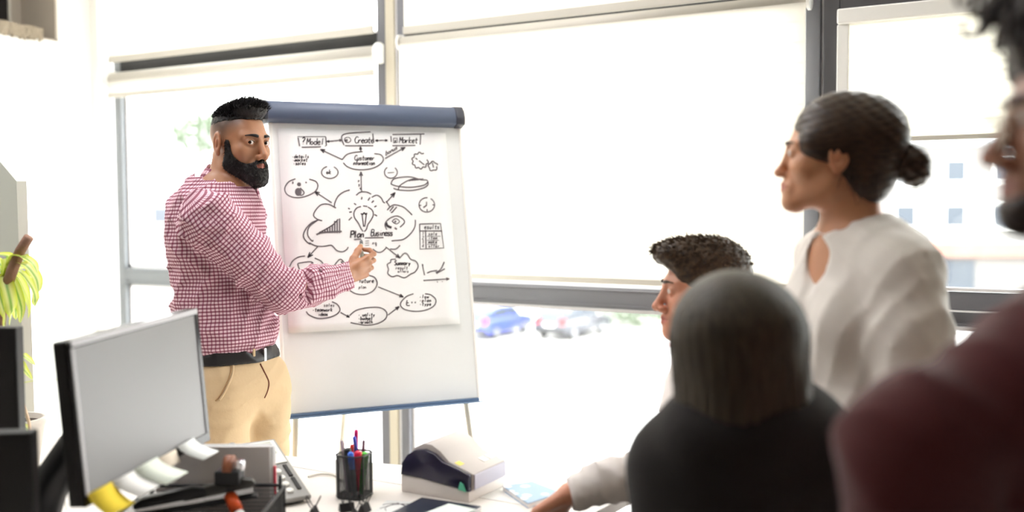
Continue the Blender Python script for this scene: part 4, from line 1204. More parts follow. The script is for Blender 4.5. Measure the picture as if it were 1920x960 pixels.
def fmesh(name, fld, mt, parent, base, rel_=1, uvbones=None, color=None, keep=None):
    V, F_ = fld.surface()
    if keep is not None:
        cen = V[F_].mean(1); F_ = F_[keep(cen)]
        u = np.unique(F_); mp = np.full(len(V), -1); mp[u] = np.arange(len(u)); V = V[u]; F_ = mp[F_]
    if rel_ and len(V): V = relax(V, F_, rel_)
    me = bpy.data.meshes.new(name)
    me.vertices.add(len(V)); me.vertices.foreach_set('co', (V-np.asarray(base)).astype(np.float32).ravel())
    me.loops.add(F_.size); me.loops.foreach_set('vertex_index', F_.astype(np.int32).ravel())
    me.polygons.add(len(F_)); me.polygons.foreach_set('loop_start', np.arange(0, F_.size, 4, dtype=np.int32))
    me.polygons.foreach_set('loop_total', np.full(len(F_), 4, np.int32))
    me.update(calc_edges=True)
    if uvbones is not None:
        cen = V[F_].mean(1); best = np.full(len(F_), 9.); UV = np.zeros((len(F_), 4, 2))
        for (a, b, rad, ref, wgt) in uvbones:
            a, b = np.asarray(a, float), np.asarray(b, float); ab = b-a; L = np.linalg.norm(ab); t = ab/L
            s_ = np.clip(((cen-a) @ t), 0, L); d = np.linalg.norm(cen-a-s_[:, None]*t, axis=1)/rad*wgt
            e1 = nrm(np.asarray(ref)-t*(np.asarray(ref) @ t)); e2 = np.cross(t, e1)
            m_ = d < best; best[m_] = d[m_]
            P = V[F_[m_]]; rel2 = P-a
            ang = np.arctan2(rel2 @ e2, rel2 @ e1); ac = np.arctan2((cen[m_]-a) @ e2, (cen[m_]-a) @ e1)[:, None]
            ang = ac + (ang-ac+math.pi) % (2*math.pi) - math.pi
            UV[m_, :, 0] = ang*rad; UV[m_, :, 1] = rel2 @ t
        ul = me.uv_layers.new(name='UVMap'); ul.data.foreach_set('uv', UV.astype(np.float32).ravel())
    if color is not None:
        c = color(V); at_ = me.color_attributes.new('tint', 'FLOAT_COLOR', 'POINT')
        at_.data.foreach_set('color', np.concatenate([c, np.ones((len(c), 1))], 1).astype(np.float32).ravel())
    return link_mesh(name, me, mt, parent, True)

# ---- the head, in its own axes: x to the person's right, y forward, z up, origin between the eyes' level
class Head:
    def __init__(s, o, face, up=(0, 0, 1), sc=1.0):
        s.o = np.asarray(o, float); s.sc = sc
        y = nrm(face); z = nrm(np.asarray(up)-y*(np.asarray(up) @ y)); x = np.cross(y, z)
        s.R = np.stack([x, y, z], 1)
    def p(s, x, y, z): return s.o + s.R @ (np.array([x, y, z])*s.sc)
    def cap(s, f, a, b, ra, rb=None, **k): f.cap(s.p(*a), s.p(*b), ra*s.sc, (ra if rb is None else rb)*s.sc, **k)
    def ell(s, f, c, r, rot=None, **k):
        R = s.R if rot is None else s.R @ rot
        f.ell(s.p(*c), np.array(r)*s.sc, R, **k)
    def local(s, V): return ((V-s.o) @ s.R)/s.sc
    def skull(s, f, female=False, nose=1.0):
        s.ell(f, (0, -.006, .031), (.0745, .091, .081), k=.01)
        s.ell(f, (0, .028, -.022), (.061, .064, .084), k=.03)
        jw = .046 if not female else .042
        for q in (-1, 1):
            s.cap(f, (q*jw, .008, -.066), (q*.014, .073, -.098), .024 if not female else .020, .016, k=.03)
            s.ell(f, (q*.040, .058, -.028), (.024, .022, .022), k=.022)
            s.cap(f, (q*.012, .086, .018), (q*.046, .072, .017), .010 if not female else .006, .008, k=.016)
        s.ell(f, (0, .080, -.101), (.021, .018, .016), k=.022)
        for q in (-1, 1):
            s.ell(f, (q*.032, .094, -.001), (.019, .016, .013), k=.014, op='s')
        ny = .010*(1-nose)
        s.cap(f, (0, .088, .010), (0, .112-ny, -.036), .0075, .0105*nose, k=.014)
        s.ell(f, (0, .1135-ny, -.041), (.0105, .011, .010), k=.008)
        for q in (-1, 1):
            s.ell(f, (q*.0125*nose, .102-ny*.7, -.045), (.0085*nose, .012, .0085*nose), k=.007)
            s.ell(f, (q*.0065, .106-ny, -.0535), (.004, .006, .004), k=.003, op='s')
        # mouth
        s.ell(f, (0, .083, -.070), (.026, .016, .018), k=.016)
        for q in (-1, 1):
            s.cap(f, (0, .0985, -.0655), (q*.021, .085, -.0685), .0055, .003, k=.006)
            s.cap(f, (0, .0965, -.0770), (q*.018, .085, -.0735), .0065, .003, k=.006)
            s.cap(f, (0, .105, -.0708), (q*.024, .087, -.0710), .0018, .0015, k=.003, op='s')
        # eyelids
        for q in (-1, 1):
            s.ell(f, (q*.0315, .0800, .0), (.0150, .0135, .0125), k=.006)
        for q in (-1, 1):
            s.ell(f, (q*.0318, .0935, -.0006), (.0125, .011, .0042), k=.003, op='s')
        # ears
        rot = np.array([[math.cos(.25), -math.sin(.25), 0], [math.sin(.25), math.cos(.25), 0], [0, 0, 1]])
        for q in (-1, 1):
            rr = rot if q < 0 else rot.T
            s.ell(f, (q*.079, -.008, -.005), (.0078, .021, .034), rot=rr, k=.009)
            s.ell(f, (q*.0855, -.005, -.002), (.0062, .0135, .022), rot=rr, k=.004, op='s')
            s.ell(f, (q*.0825, -.0060, -.004), (.0040, .005, .013), rot=rr, k=.003)
            s.ell(f, (q*.077, -.006, -.034), (.006, .008, .009), rot=rr, k=.006)
    def eyes(s, parent, base, look, iris=(58, 36, 24)):
        mw = eye_mat(iris)
        for q in (-1, 1):
            c = s.p(q*.0315, .0805, .0)
            d = nrm(look); up_ = np.array([0, 0, 1.0]); xx = nrm(np.cross(d, up_)); zz = np.cross(xx, d)
            e = MB().ball((0, 0, 0), .0122*s.sc, 3).xform(Matrix(((xx[0], zz[0], d[0], 0), (xx[1], zz[1], d[1], 0), (xx[2], zz[2], d[2], 0), (0, 0, 0, 1))))
            o = e.build('eye', mw, parent, True); 
            # keep the gaze axis as the local z axis
            Mx = Matrix(((xx[0], zz[0], d[0], c[0]-base[0]), (xx[1], zz[1], d[1], c[1]-base[1]), (xx[2], zz[2], d[2], c[2]-base[2]), (0, 0, 0, 1)))
            o.data.transform(Matrix(((xx[0], zz[0], d[0], 0), (xx[1], zz[1], d[1], 0), (xx[2], zz[2], d[2], 0), (0, 0, 0, 1))).inverted())
            o.matrix_local = Mx
def eye_mat(iris):
    mt = bpy.data.materials.new('eyeball'); mt.use_nodes = True; nt = mt.node_tree; b = nt.nodes['Principled BSDF']
    b.inputs['Roughness'].default_value = .06
    tc = nt.nodes.new('ShaderNodeTexCoord'); sx = nt.nodes.new('ShaderNodeSeparateXYZ'); r = nt.nodes.new('ShaderNodeValToRGB')
    mp = nt.nodes.new('ShaderNodeMapRange'); mp.inputs['From Min'].default_value = .0085; mp.inputs['From Max'].default_value = .0122
    r.color_ramp.interpolation = 'LINEAR'
    r.color_ramp.elements[0].color = (*lin(226, 214, 206), 1); r.color_ramp.elements[1].color = (.004, .003, .003, 1)
    for pos, cc in ((.54, (214, 204, 198)), (.60, iris), (.89, iris), (.93, (4, 3, 3))):
        e = r.color_ramp.elements.new(pos); e.color = (*lin(cc), 1)
    nt.links.new(tc.outputs['Object'], sx.inputs[0]); nt.links.new(sx.outputs['Z'], mp.inputs['Value'])
    nt.links.new(mp.outputs['Result'], r.inputs[0]); nt.links.new(r.outputs[0], b.inputs['Base Color'])
    return mt

def skin_mat(name, rgb):
    return mat(name, rgb, .42, sss=.12, attr='tint', bump=(420, .12, .0006), vary=(60, .06))
def skin_color(head, rgb, lip, scalp=None, ear=None):
    base = np.array(lin(rgb)); lp = np.array(lin(lip))
    def f(V):
        L = head.local(V); c = np.tile(base, (len(V), 1))
        def mixin(m_, col): c[:] = c*(1-m_[:, None]) + np.asarray(col)*m_[:, None]
        e = np.exp(-((L[:, 0]/.020)**2+((L[:, 1]-.098)/.014)**2+((L[:, 2]+.071)/.0085)**2)**1.5)
        mixin(np.clip(e*1.4, 0, .85), lp)
        e = np.exp(-((L[:, 1]-.11)/.02)**2-((L[:, 2]+.04)/.016)**2-(L[:, 0]/.02)**2)*.25
        mixin(e, base*np.array([1.15, .82, .78]))
        e = np.clip((np.abs(L[:, 0])-.076)/.008, 0, 1)*.3*(np.abs(L[:, 2]) < .05)
        mixin(e, base*np.array([1.2, .8, .75]))
        if scalp is not None:
            z0 = .004 + .045*np.clip((L[:, 1]-.01)/.05, 0, 1) + .012*np.clip(-(L[:, 1]+.05)/.05, -1, 0)
            m_ = np.clip((L[:, 2]-z0)/.055, 0, 1)**.8*np.clip((.068-L[:, 1])/.014, 0, 1)
            m_ *= (np.abs(L[:, 0]) < .0775)
            mixin(m_*.85, np.array(lin(scalp)))
        return c
    return f

def wrinkle(amp, *waves):
    """folds in cloth: waves = (direction, wavelength, phase, strength)"""
    def f(X, Y, Z, v):
        w_ = 0
        for (d, wl, ph, a) in waves:
            d = nrm(d); ph2 = 1.3*np.sin((X*d[1]*2.1 - Y*d[2]*1.7 + Z*d[0]*2.3)*2*math.pi/(wl*4.3)+ph*3)
            s_ = np.sin((X*d[0]+Y*d[1]+Z*d[2])*2*math.pi/wl + ph + ph2)
            w_ = w_ + a*(1-np.abs(s_))**2
        return v - amp*(w_-.3)
    return f

def hand(f, wrist, fingers_dir, palm_n, sc=1.0, curl=.5, thumb_side=1, fist=None):
    """palm and five separate fingers; fingers_dir: from wrist to knuckles, palm_n: out of the palm, thumb_side: +1/-1 along cross(dir, n)"""
    d = nrm(fingers_dir); n = nrm(palm_n - d*(np.asarray(palm_n) @ d)); s_ = np.cross(d, n)*thumb_side
    w0 = np.asarray(wrist, float)
    kn = []
    for i, (off_, L) in enumerate(((.030, .088), (.010, .092), (-.010, .088), (-.029, .080))):
        k_ = w0 + d*L*sc + s_*off_*sc; kn.append(k_)
        f.cap(w0 + d*.015*sc + s_*off_*.55*sc, k_, .0155*sc, .0115*sc, k=.012)
    f.ell(w0+d*.035*sc+s_*.022*sc+n*.008*sc, np.array([.024, .032, .018])*sc, np.stack([s_, d, n], 1), k=.014)
    lens = ((.042, .026, .020), (.046, .030, .021), (.043, .028, .020), (.033, .021, .018))
    for i, k_ in enumerate(kn):
        c = curl[i] if hasattr(curl, '__len__') else curl
        p = k_; a = 0; r = .0095 - (.0012 if i == 3 else 0)
        for j, L in enumerate(lens[i]):
            a += c*(1.0 if j == 0 else 1.15)
            q = p + (d*math.cos(a)+n*math.sin(a))*L*sc + s_*(.5-i*.33)*.004*sc
            f.cap(p, q, r*sc, (r-.0008)*sc, k=.004); p = q; r -= .0009
    t0 = w0+d*.02*sc+s_*.028*sc+n*.006*sc
    t1 = t0 + (d*.6+s_*.62+n*.45)*.038*sc; t2 = t1 + (d*.9+s_*.05+n*.35)*.032*sc; t3 = t2+(d*.95-s_*.25+n*.2)*.024*sc
    f.chain([t0, t1, t2, t3], [.015*sc, .0115*sc, .0105*sc, .0085*sc], k=.006)
    return kn

def legs(f, pelvis, face, floor=0.0, r=(.088, .058, .042), seated=False, spread=.095, shoe=False, knees=None):
    y = nrm(face); x = np.cross(y, [0, 0, 1.0])
    out = []
    for q in (-1, 1):
        hip = np.asarray(pelvis)+x*q*spread-np.array([0, 0, .06])
        if seated:
            knee = hip + y*.42 + x*q*.04; knee[2] = max(.47, hip[2]-.02); ank = knee+y*.03; ank[2] = floor+.09
        else:
            knee = hip + y*.01 + x*q*.01; knee[2] = floor+(hip[2]-floor)*.52; ank = knee - y*.02; ank[2] = floor+.09
        f.cap(hip, knee, r[0], r[1], k=.05); f.cap(knee, ank, r[1], r[2], k=.03)
        out.append((hip, knee, ank))
    return out
def shoes(parent, base, lg, face, mt):
    y = nrm(face); x = np.cross(y, [0, 0, 1.0])
    for (hip, knee, ank) in lg:
        c = np.array([ank[0], ank[1], 0.0])
        f = Field(c-np.array([.22, .22, .0])+np.array([0, 0, .004]), c+np.array([.22, .22, .15]), .009)
        f.cap(c-y*.04+np.array([0, 0, .045]), c+y*.13+np.array([0, 0, .034]), .042, .034, k=.02)
        f.cap(c+np.array([0, 0, .06]), c+np.array([0, 0, .11]), .045, .042, k=.02)
        f.apply(lambda X, Y, Z, v: np.maximum(v, (.006-Z)))
        fmesh('shoe', f, mt, parent, base)
def collar_mesh(center, axis, face, r0, r1, h, drop, gap, mt, parent, base, thick=.0025, n=48, uv=True):
    """folded shirt collar round the neck, open at the front, points hanging down"""
    a = nrm(axis); y = nrm(np.asarray(face)-a*(np.asarray(face) @ a)); x = np.cross(y, a)
    V, Fc = [], []
    rows = 7
    for i in range(n+1):
        t = -math.pi+gap + (2*math.pi-2*gap)*i/n           # angle from the back (0) to the front (+-pi)
        fr = abs(t)/math.pi
        d = -y*math.cos(t) + x*math.sin(t)
        pts = [(r0*.98, h*.2), (r0, h*.75), (r0+.002, h), (r0+.006, h*1.02), (r1*.9+.004*fr, h*.55), (r1, h*.05-drop*.3*fr**4), (r1+.004+.012*fr**6, -drop*.35-drop*fr**5)]
        lean = -.016*fr
        for (r_, z) in pts: V.append(center + d*r_*np.array([1, 1, 1]) + a*(z+lean+(.004*math.sin(6*t))))
    for i in range(n):
        for k in range(rows-1):
            q = i*rows+k; Fc.append((q, q+1, q+rows+1, q+rows))
    me = bpy.data.meshes.new('collar'); me.from_pydata([tuple(v-np.asarray(base)) for v in V], [], Fc)
    ul = me.uv_layers.new(name='UVMap')
    for lp in me.loops:
        i, k = divmod(lp.vertex_index, rows); ul.data[lp.index].uv = (i*.0082, k*.011)
    o = link_mesh('collar', me, mt, parent, True)
    md_ = o.modifiers.new('thickness', 'SOLIDIFY'); md_.thickness = thick
    return o

def gingham_mat():
    mt = bpy.data.materials.new('gingham_cotton'); mt.use_nodes = True; nt = mt.node_tree; b = nt.nodes['Principled BSDF']
    b.inputs['Roughness'].default_value = .85; b.inputs['Specular IOR Level'].default_value = .2
    uv = nt.nodes.new('ShaderNodeUVMap'); sx = nt.nodes.new('ShaderNodeSeparateXYZ'); nt.links.new(uv.outputs[0], sx.inputs[0])
    def stripe(sock, per, duty):
        m1 = nt.nodes.new('ShaderNodeMath'); m1.operation = 'MULTIPLY'; m1.inputs[1].default_value = 1/per
        m2 = nt.nodes.new('ShaderNodeMath'); m2.operation = 'FRACT'
        m3 = nt.nodes.new('ShaderNodeMath'); m3.operation = 'LESS_THAN'; m3.inputs[1].default_value = duty
        nt.links.new(sock, m1.inputs[0]); nt.links.new(m1.outputs[0], m2.inputs[0]); nt.links.new(m2.outputs[0], m3.inputs[0]); return m3.outputs[0]
    su, sv = stripe(sx.outputs['X'], .0108, .36), stripe(sx.outputs['Y'], .0108, .44)
    def mixc(a, col, fac, k):
        mm = nt.nodes.new('ShaderNodeMath'); mm.operation = 'MULTIPLY'; mm.inputs[1].default_value = k; nt.links.new(fac, mm.inputs[0])
        x = nt.nodes.new('ShaderNodeMix'); x.data_type = 'RGBA'; nt.links.new(mm.outputs[0], x.inputs['Factor'])
        if isinstance(a, tuple): x.inputs['A'].default_value = a
        else: nt.links.new(a, x.inputs['A'])
        x.inputs['B'].default_value = (*lin(col), 1); return x.outputs['Result']
    c1 = mixc((*lin(230, 198, 208), 1), (132, 34, 72), su, .66)
    c2 = mixc(c1, (118, 24, 58), sv, .78)
    nt.links.new(c2, b.inputs['Base Color'])
    tc = nt.nodes.new('ShaderNodeTexCoord'); n = nt.nodes.new('ShaderNodeTexNoise'); n.inputs['Scale'].default_value = 26; n.inputs['Detail'].default_value = 4
    bp_2 = nt.nodes.new('ShaderNodeBump'); bp_2.inputs['Strength'].default_value = .5; bp_2.inputs['Distance'].default_value = .006
    nt.links.new(tc.outputs['Object'], n.inputs['Vector']); nt.links.new(n.outputs['Fac'], bp_2.inputs['Height']); nt.links.new(bp_2.outputs['Normal'], b.inputs['Normal'])
    return mt
def hair_mat(name, rgb, rgb2, scale=(220, 220, 30), rough=.45):
    mt = bpy.data.materials.new(name); mt.use_nodes = True; nt = mt.node_tree; b = nt.nodes['Principled BSDF']
    b.inputs['Roughness'].default_value = rough; b.inputs['Specular IOR Level'].default_value = .35
    tc = nt.nodes.new('ShaderNodeTexCoord'); mp = nt.nodes.new('ShaderNodeMapping'); mp.inputs['Scale'].default_value = scale
    n = nt.nodes.new('ShaderNodeTexNoise'); n.inputs['Scale'].default_value = 1; n.inputs['Detail'].default_value = 5
    nt.links.new(tc.outputs['Object'], mp.inputs[0]); nt.links.new(mp.outputs[0], n.inputs['Vector'])
    r = nt.nodes.new('ShaderNodeValToRGB'); r.color_ramp.elements[0].position = .3; r.color_ramp.elements[1].position = .7
    r.color_ramp.elements[0].color = (*lin(rgb), 1); r.color_ramp.elements[1].color = (*lin(rgb2), 1)
    nt.links.new(n.outputs['Fac'], r.inputs[0]); nt.links.new(r.outputs[0], b.inputs['Base Color'])
    bp_2 = nt.nodes.new('ShaderNodeBump'); bp_2.inputs['Strength'].default_value = .6; bp_2.inputs['Distance'].default_value = .003
    nt.links.new(n.outputs['Fac'], bp_2.inputs['Height']); nt.links.new(bp_2.outputs['Normal'], b.inputs['Normal'])
    return mt
def tufts(mb, pts, dirs, lens, r=.0022):
    for p, d, L in zip(pts, dirs, lens):
        d = nrm(d); a = nrm(np.cross(d, [.3, .5, .8])); b = np.cross(d, a)
        V = [p+a*r-d*.003, p+(-.5*a+.87*b)*r-d*.003, p+(-.5*a-.87*b)*r-d*.003, p+d*L]
        mb._merge(V, [(0, 1, 3), (1, 2, 3), (2, 0, 3)])
from mathutils.bvhtree import BVHTree
def bvh_of(o, base):
    me = o.data
    return BVHTree.FromPolygons([v.co + Vector(base) for v in me.vertices], [p.vertices[:] for p in me.polygons])
def hit(bv, px, py):
    d = ray(px, py); h = bv.ray_cast(Vector(CAM), Vector(d).normalized())
    return None if h[0] is None else (np.array(h[0]), np.array(h[1]))
def on_surface(bv, pix, lift=.002):
    out = []
    for q in pix:
        h = hit(bv, *q)
        if h is not None: out.append(h[0] - nrm(ray(*q))*lift)
    return out

def fdir(deg):         # facing: 0 = towards the camera, 90 = image right
    return vw(math.sin(math.radians(deg)), -math.cos(math.radians(deg)))

# ================================================================== the presenter
ZP = 3.08
hd = Head(J(448, 268, ZP), nrm(fdir(57) + np.array([0, 0, -.03])), sc=1.0)
base = J(437, 700, ZP+.02).copy(); base[2] = 0
man = thing('person', base, 'bearded man in a pink checked shirt and beige trousers pointing a marker at the flipchart', 'person')
tf = fdir(64); tx = np.cross(tf, [0, 0, 1.0]); up = np.array([0, 0, 1.0])
neck = J(421, 348, ZP+.0); chest = J(410, 455, ZP+.0); waist = J(424, 590, ZP+.01); belt = J(434, 660, ZP+.02); pelv = J(440, 715, ZP+.02)
shR = J(393, 408, ZP-.17); shL = J(452, 405, ZP+.17)
elbR = J(530, 546, ZP-.05); wrR = J(648, 515, ZP+.17)
elbL = shL + np.array([0, 0, -.30]) - tf*.05 + tx*.03; wrL = elbL + np.array([0, 0, -.25]) + tf*.04 + tx*.03
SK = (176, 124, 92)
lo = np.array([base[0]-.42, base[1]-.38, -.002]); hi = np.array([max(base[0], wrR[0])+.42, max(base[1], wrR[1])+.30, hd.o[2]+.17])
hc = hd.o
hn = wrR + nrm(J(684, 486, ZP+.23)-wrR)*.07
fine = [[(hc[i]-.135, hc[i]+.135, .0026), (hn[i]-.085, hn[i]+.085, .0026)] for i in range(3)]
B = Field(lo, hi, .012, fine)
B.cap(neck+up*-.02, chest, .075, .11, k=.06); B.cap(chest, waist, .12, .11, k=.05); B.cap(waist, pelv, .11, .115, k=.05)
lgs = legs(B, pelv, tf, r=(.075, .05, .038))
for (s_, e_, w_) in ((shR, elbR, wrR), (shL, elbL, wrL)):
    B.cap(neck-up*.03, s_, .05, .045, k=.05); B.cap(s_, e_, .045, .036, k=.03); B.cap(e_, w_, .038, .026, k=.02)
for (h_, k_, a_) in lgs: B.cap(a_, a_-up*.05+tf*.08, .035, .03, k=.02)
hd.cap(B, (0, -.035, -.045), (0, -.05, -.19), .056, .060, k=.03)
for q in (-1, 1): hd.cap(B, (q*.05, -.035, -.06), (q*.018, .012, -.175), .012, .010, k=.03)
hd.skull(B)
head_only = B.blank(); head_only.v = B.v.copy()
# right hand: back of the hand to us, marker held between thumb and index finger, pointing up
wd_ = nrm(J(681, 487, ZP+.225)-wrR); pn = nrm(vw(.15, 1.0) + up*.15)
def HP(px, py, dz): return J(px, py, ZP+dz)
B.cap(wrR-wd_*.03, wrR+wd_*.01, .026, .024, k=.01)
for (a, b, ra, rb) in (((654, 508, .18), (688, 484, .215), .016, .0115), ((656, 512, .185), (692, 493, .225), .0165, .0115), ((658, 517, .19), (690, 505, .232), .016, .0115), ((660, 522, .195), (684, 516, .238), .015, .0105)):
    B.cap(HP(*a), HP(*b), ra, rb, k=.010)
B.ell(HP(666, 500, .20), (.026, .03, .02), k=.02)
fingers = [[(688, 484, .215), (701, 476, .24), (693, 469, .262), (683, 468, .268)],
           [(692, 493, .225), (700, 488, .256), (691, 481, .275), (682, 480, .272)],
           [(690, 505, .232), (696, 502, .262), (686, 497, .278), (678, 497, .270)],
           [(684, 516, .238), (688, 515, .262), (680, 511, .276), (673, 511, .268)]]
for fi, r0 in zip(fingers, (.0092, .0094, .009, .008)):
    P_ = [HP(*q) for q in fi]
    for j in range(3): B.cap(P_[j], P_[j+1], r0-.0006*j, r0-.0006*(j+1), k=.004)
T_ = [HP(658, 503, .19), HP(663, 486, .205), HP(671, 471, .235), HP(676, 462, .258)]
B.chain(T_, [.016, .0125, .0108, .0085], k=.008)
# the far hand hangs forward, closed
hand(B, wrL, tf*.15-up, tx, curl=.5, thumb_side=1)
M['skin1'] = skin_mat('skin_brown', SK)
body = fmesh('body', B, M['skin1'], man, base, 2, color=skin_color(hd, SK, (168, 98, 88), scalp=(52, 40, 36)))
look = nrm(CAM + np.array([.25, .1, .1]) - hd.p(0, .08, 0))
hd.eyes(man, base, look)
# hair: short sides faded into the skin, fuller on top
M['hair1'] = hair_mat('black_hair', (14, 12, 13), (34, 29, 29), (160, 160, 160))
hf = [(hc[i]-.15, hc[i]+.15) for i in range(3)]
H = Field(hc-.16, hc+.17, .0034)
hd.skull(H); cap0 = H.v.copy(); H.v = np.full_like(H.v, .3)
hd.ell(H, (0, -.008, .048), (.0790, .096, .072), k=.0); hd.ell(H, (0, .046, .094), (.052, .050, .030), k=.02)
dome = H.v.copy(); H.v = np.full_like(H.v, .3)
hd.ell(H, (0, .165, .015), (.13, .105, .056), k=0); face_cut = H.v.copy()
H.v = np.full_like(H.v, .3); hd.ell(H, (0, .075, -.06), (.16, .16, .1055), k=0); low_cut = H.v.copy()
rn = np.random.RandomState(3).normal(size=cap0.shape).astype(np.float32)*.0016
Xh, Yh, Zh = H.ax[0][:, None, None], H.ax[1][None, :, None], H.ax[2][None, None, :]
zl = ((Xh-hd.o[0])*hd.R[0, 2]+(Yh-hd.o[1])*hd.R[1, 2]+(Zh-hd.o[2])*hd.R[2, 2])
yl = ((Xh-hd.o[0])*hd.R[0, 1]+(Yh-hd.o[1])*hd.R[1, 1]+(Zh-hd.o[2])*hd.R[2, 1])
thick_ = .0004 + .0105*np.clip((zl-.056)/.05, 0, 1) + .007*np.clip((zl-.075)/.03, 0, 1)*np.clip((yl+.02)/.08, 0, 1)
H.v = np.maximum.reduce([np.minimum(cap0, dome+.012)-thick_, -(face_cut), -(low_cut), (.060+.010*np.clip(yl/.05, -1, 1))-zl]).astype(np.float32)+rn*.6
hair = fmesh('hair', H, M['hair1'], man, base, 1)
tm = MB(); vs = np.array([v.co for v in hair.data.vertices])+base; vn = np.array([v.normal for v in hair.data.vertices])
L_ = hd.local(vs); sel = np.nonzero((L_[:, 2] > .075) & (vn[:, 2] > .1))[0]; rs = np.random.RandomState(5); sel = rs.choice(sel, min(2600, len(sel)), False)
fwd = hd.R[:, 1]
tufts(tm, vs[sel], [vn[i]*1.0+fwd*.45+up*.3+rs.normal(size=3)*.35 for i in sel], .005+.017*rs.rand(len(sel))*np.clip((L_[sel, 1]+.06)/.08, .3, 1), .0019)
tm.build('hair_tips', M['hair1'], hair, off=base)
# beard
H.v = np.full_like(H.v, .3)
for q in (-1, 1):
    hd.cap(H, (q*.068, .026, -.004), (q*.063, .030, -.056), .009, .017, k=.02); hd.cap(H, (q*.058, .033, -.070), (q*.012, .086, -.106), .025, .027, k=.02)
    hd.cap(H, (0, .098, -.0585), (q*.024, .090, -.063), .0075, .008, k=.006); hd.cap(H, (q*.026, .088, -.064), (q*.026, .084, -.092), .009, .016, k=.012)
hd.ell(H, (0, .088, -.104), (.034, .026, .026), k=.02); reg = H.v.copy()
H.v = np.full_like(H.v, .3); hd.ell(H, (0, .100, -.0715), (.021, .03, .0078), k=0); lips = H.v.copy()
H.v = np.full_like(H.v, .3)
for q in (-1, 1): hd.ell(H, (q*.034, .085, -.044), (.023, .04, .0195), k=.0)
cheek = H.v.copy()
H.v = np.full_like(H.v, .3); hd.ell(H, (0, .082, -.112), (.035, .030, .026), k=0); chin_ = H.v.copy()
bt = .0045 + .006*np.clip(-(zl+.05)/.06, 0, 1)
H.v = np.maximum.reduce([np.minimum(cap0-bt, np.maximum(chin_, -.3)), reg, -lips, -cheek]).astype(np.float32) + rn*.5
beard = fmesh('beard', H, M['hair1'], man, base, 1)
vs = np.array([v.co for v in beard.data.vertices])+base; vn = np.array([v.normal for v in beard.data.vertices]); sel = rs.choice(len(vs), min(2600, len(vs)), False)
tm = MB(); tufts(tm, vs[sel], [vn[i]*.6-up*.8+rs.normal(size=3)*.3 for i in sel], .003+.005*rs.rand(len(sel)), .0011); tm.build('beard_tips', M['hair1'], beard, off=base)
def brows(head, parent, base, mt, thick=.0032, lift=.0, inner=.013, arch=.004):
    for q in (-1, 1):
        P_, r_ = [], []
        for i in range(9):
            t = i/8; x = inner+.036*t
            P_.append(tuple(head.p(q*x, .0985+lift-.0165*t*t-.001*t, .0185+arch*math.sin(t*2.4)-.002*t)-base)); r_.append(head.sc*thick*(.75+.5*math.sin(math.pi*min(1, t+.25)))*(1-.5*t*t))
        MB().tube(P_, r_, 7).build('eyebrow', mt, parent, True)
brows(hd, man, base, M['hair1'], .0042)
# upper lash line
for q in (-1, 1):
    MB().tube([tuple(hd.p(q*(.0195+.0245*t), .0905+.0035*math.sin(math.pi*t)-.006*t, .0002+.0052*math.sin(math.pi*t))-base) for t in np.linspace(0, 1, 9)], .0011, 5).build('eyelash', M['hair1'], man, True)

# shirt
M['gingham'] = gingham_mat()
S_ = Field(np.minimum.reduce([lo, shR-.2]), np.array([hi[0], hi[1], neck[2]+.10]), .0068)
iz = int(np.searchsorted(S_.ax[2], belt[2]-.06)); S_.ax[2] = S_.ax[2][iz:]; S_.v = S_.v[:, :, iz:]
TR = np.stack([tx, tf, up], 1)
S_.ell(chest+up*.02-tf*.005, (.168, .128, .20), TR, k=.03); S_.ell(chest+up*.085-tf*.012, (.138, .090, .085), TR, k=.05)
S_.ell(waist+up*.02-tf*.012, (.158, .136, .17), TR, k=.06); S_.ell(belt+up*.055-tf*.012, (.162, .142, .085), TR, k=.05); S_.ell(belt+up*.09-tf*.085, (.12, .07, .09), TR, k=.05)
S_.cap(neck-up*.030, shR-up*.014, .056, .064, k=.05); S_.cap(neck-up*.030, shL-up*.014, .056, .064, k=.05)
S_.cap(neck-up*.05, neck+up*.012, .070, .060, k=.03)
mid = shR*.5+elbR*.5
S_.chain([shR, mid-up*.006, elbR], [.078, .070, .060], k=.03); S_.chain([elbR, elbR*.5+wrR*.5-up*.008, wrR-wd_*.012], [.060, .058, .044], k=.02)
S_.chain([shL, elbL, wrL], [.072, .058, .042], k=.03)
S_.apply(wrinkle(.0095, (elbR-shR+tf*.1, .115, .6, .7), ((elbR-shR)*1.0+up*.25+tx*.2, .17, 2.2, .9), (up+tf*.8, .19, .3, .9), (up*.8-tf*.7+tx*.3, .15, 1.3, .6)))
f0 = nrm(wrR-elbR)
def fold(p_, d_, w_, dep):
    S_.cap(p_-d_*w_, p_+d_*w_, dep, dep*.7, k=.018, op='s')
# deep crease of the pushed-up forearm sleeve and smaller ones round it
side_ = nrm(np.cross(f0, nrm(CAM-elbR))); toc = nrm(CAM-elbR)
for (t, w_, dep, sl) in ((.36, .046, .019, .25), (.18, .030, .010, -.2), (.58, .028, .009, .1)):
    c_ = elbR+(wrR-elbR)*t + toc*.060
    S_.cap(c_-side_*w_+f0*sl*w_, c_+side_*w_-f0*sl*w_, dep, dep*.6, k=.012, op='s')
zb_ = belt[2]-.004
wn = nrm(wrR-elbR); w_end = wrR-wn*.010; wl = nrm(wrL-elbL); wl_end = wrL-wl*.01
S_.apply(lambda X, Y, Z, v: np.maximum(v, zb_-Z))
def cutp(c_, n_, rad):
    def f(X, Y, Z, v):
        dpl = (X-c_[0])*n_[0]+(Y-c_[1])*n_[1]+(Z-c_[2])*n_[2]
        rr_ = np.sqrt((X-c_[0])**2+(Y-c_[1])**2+(Z-c_[2])**2)
        return np.where(rr_ < rad, np.maximum(v, dpl), v)
    return f
S_.apply(cutp(w_end, wn, .10)); S_.apply(cutp(wl_end, wl, .10))
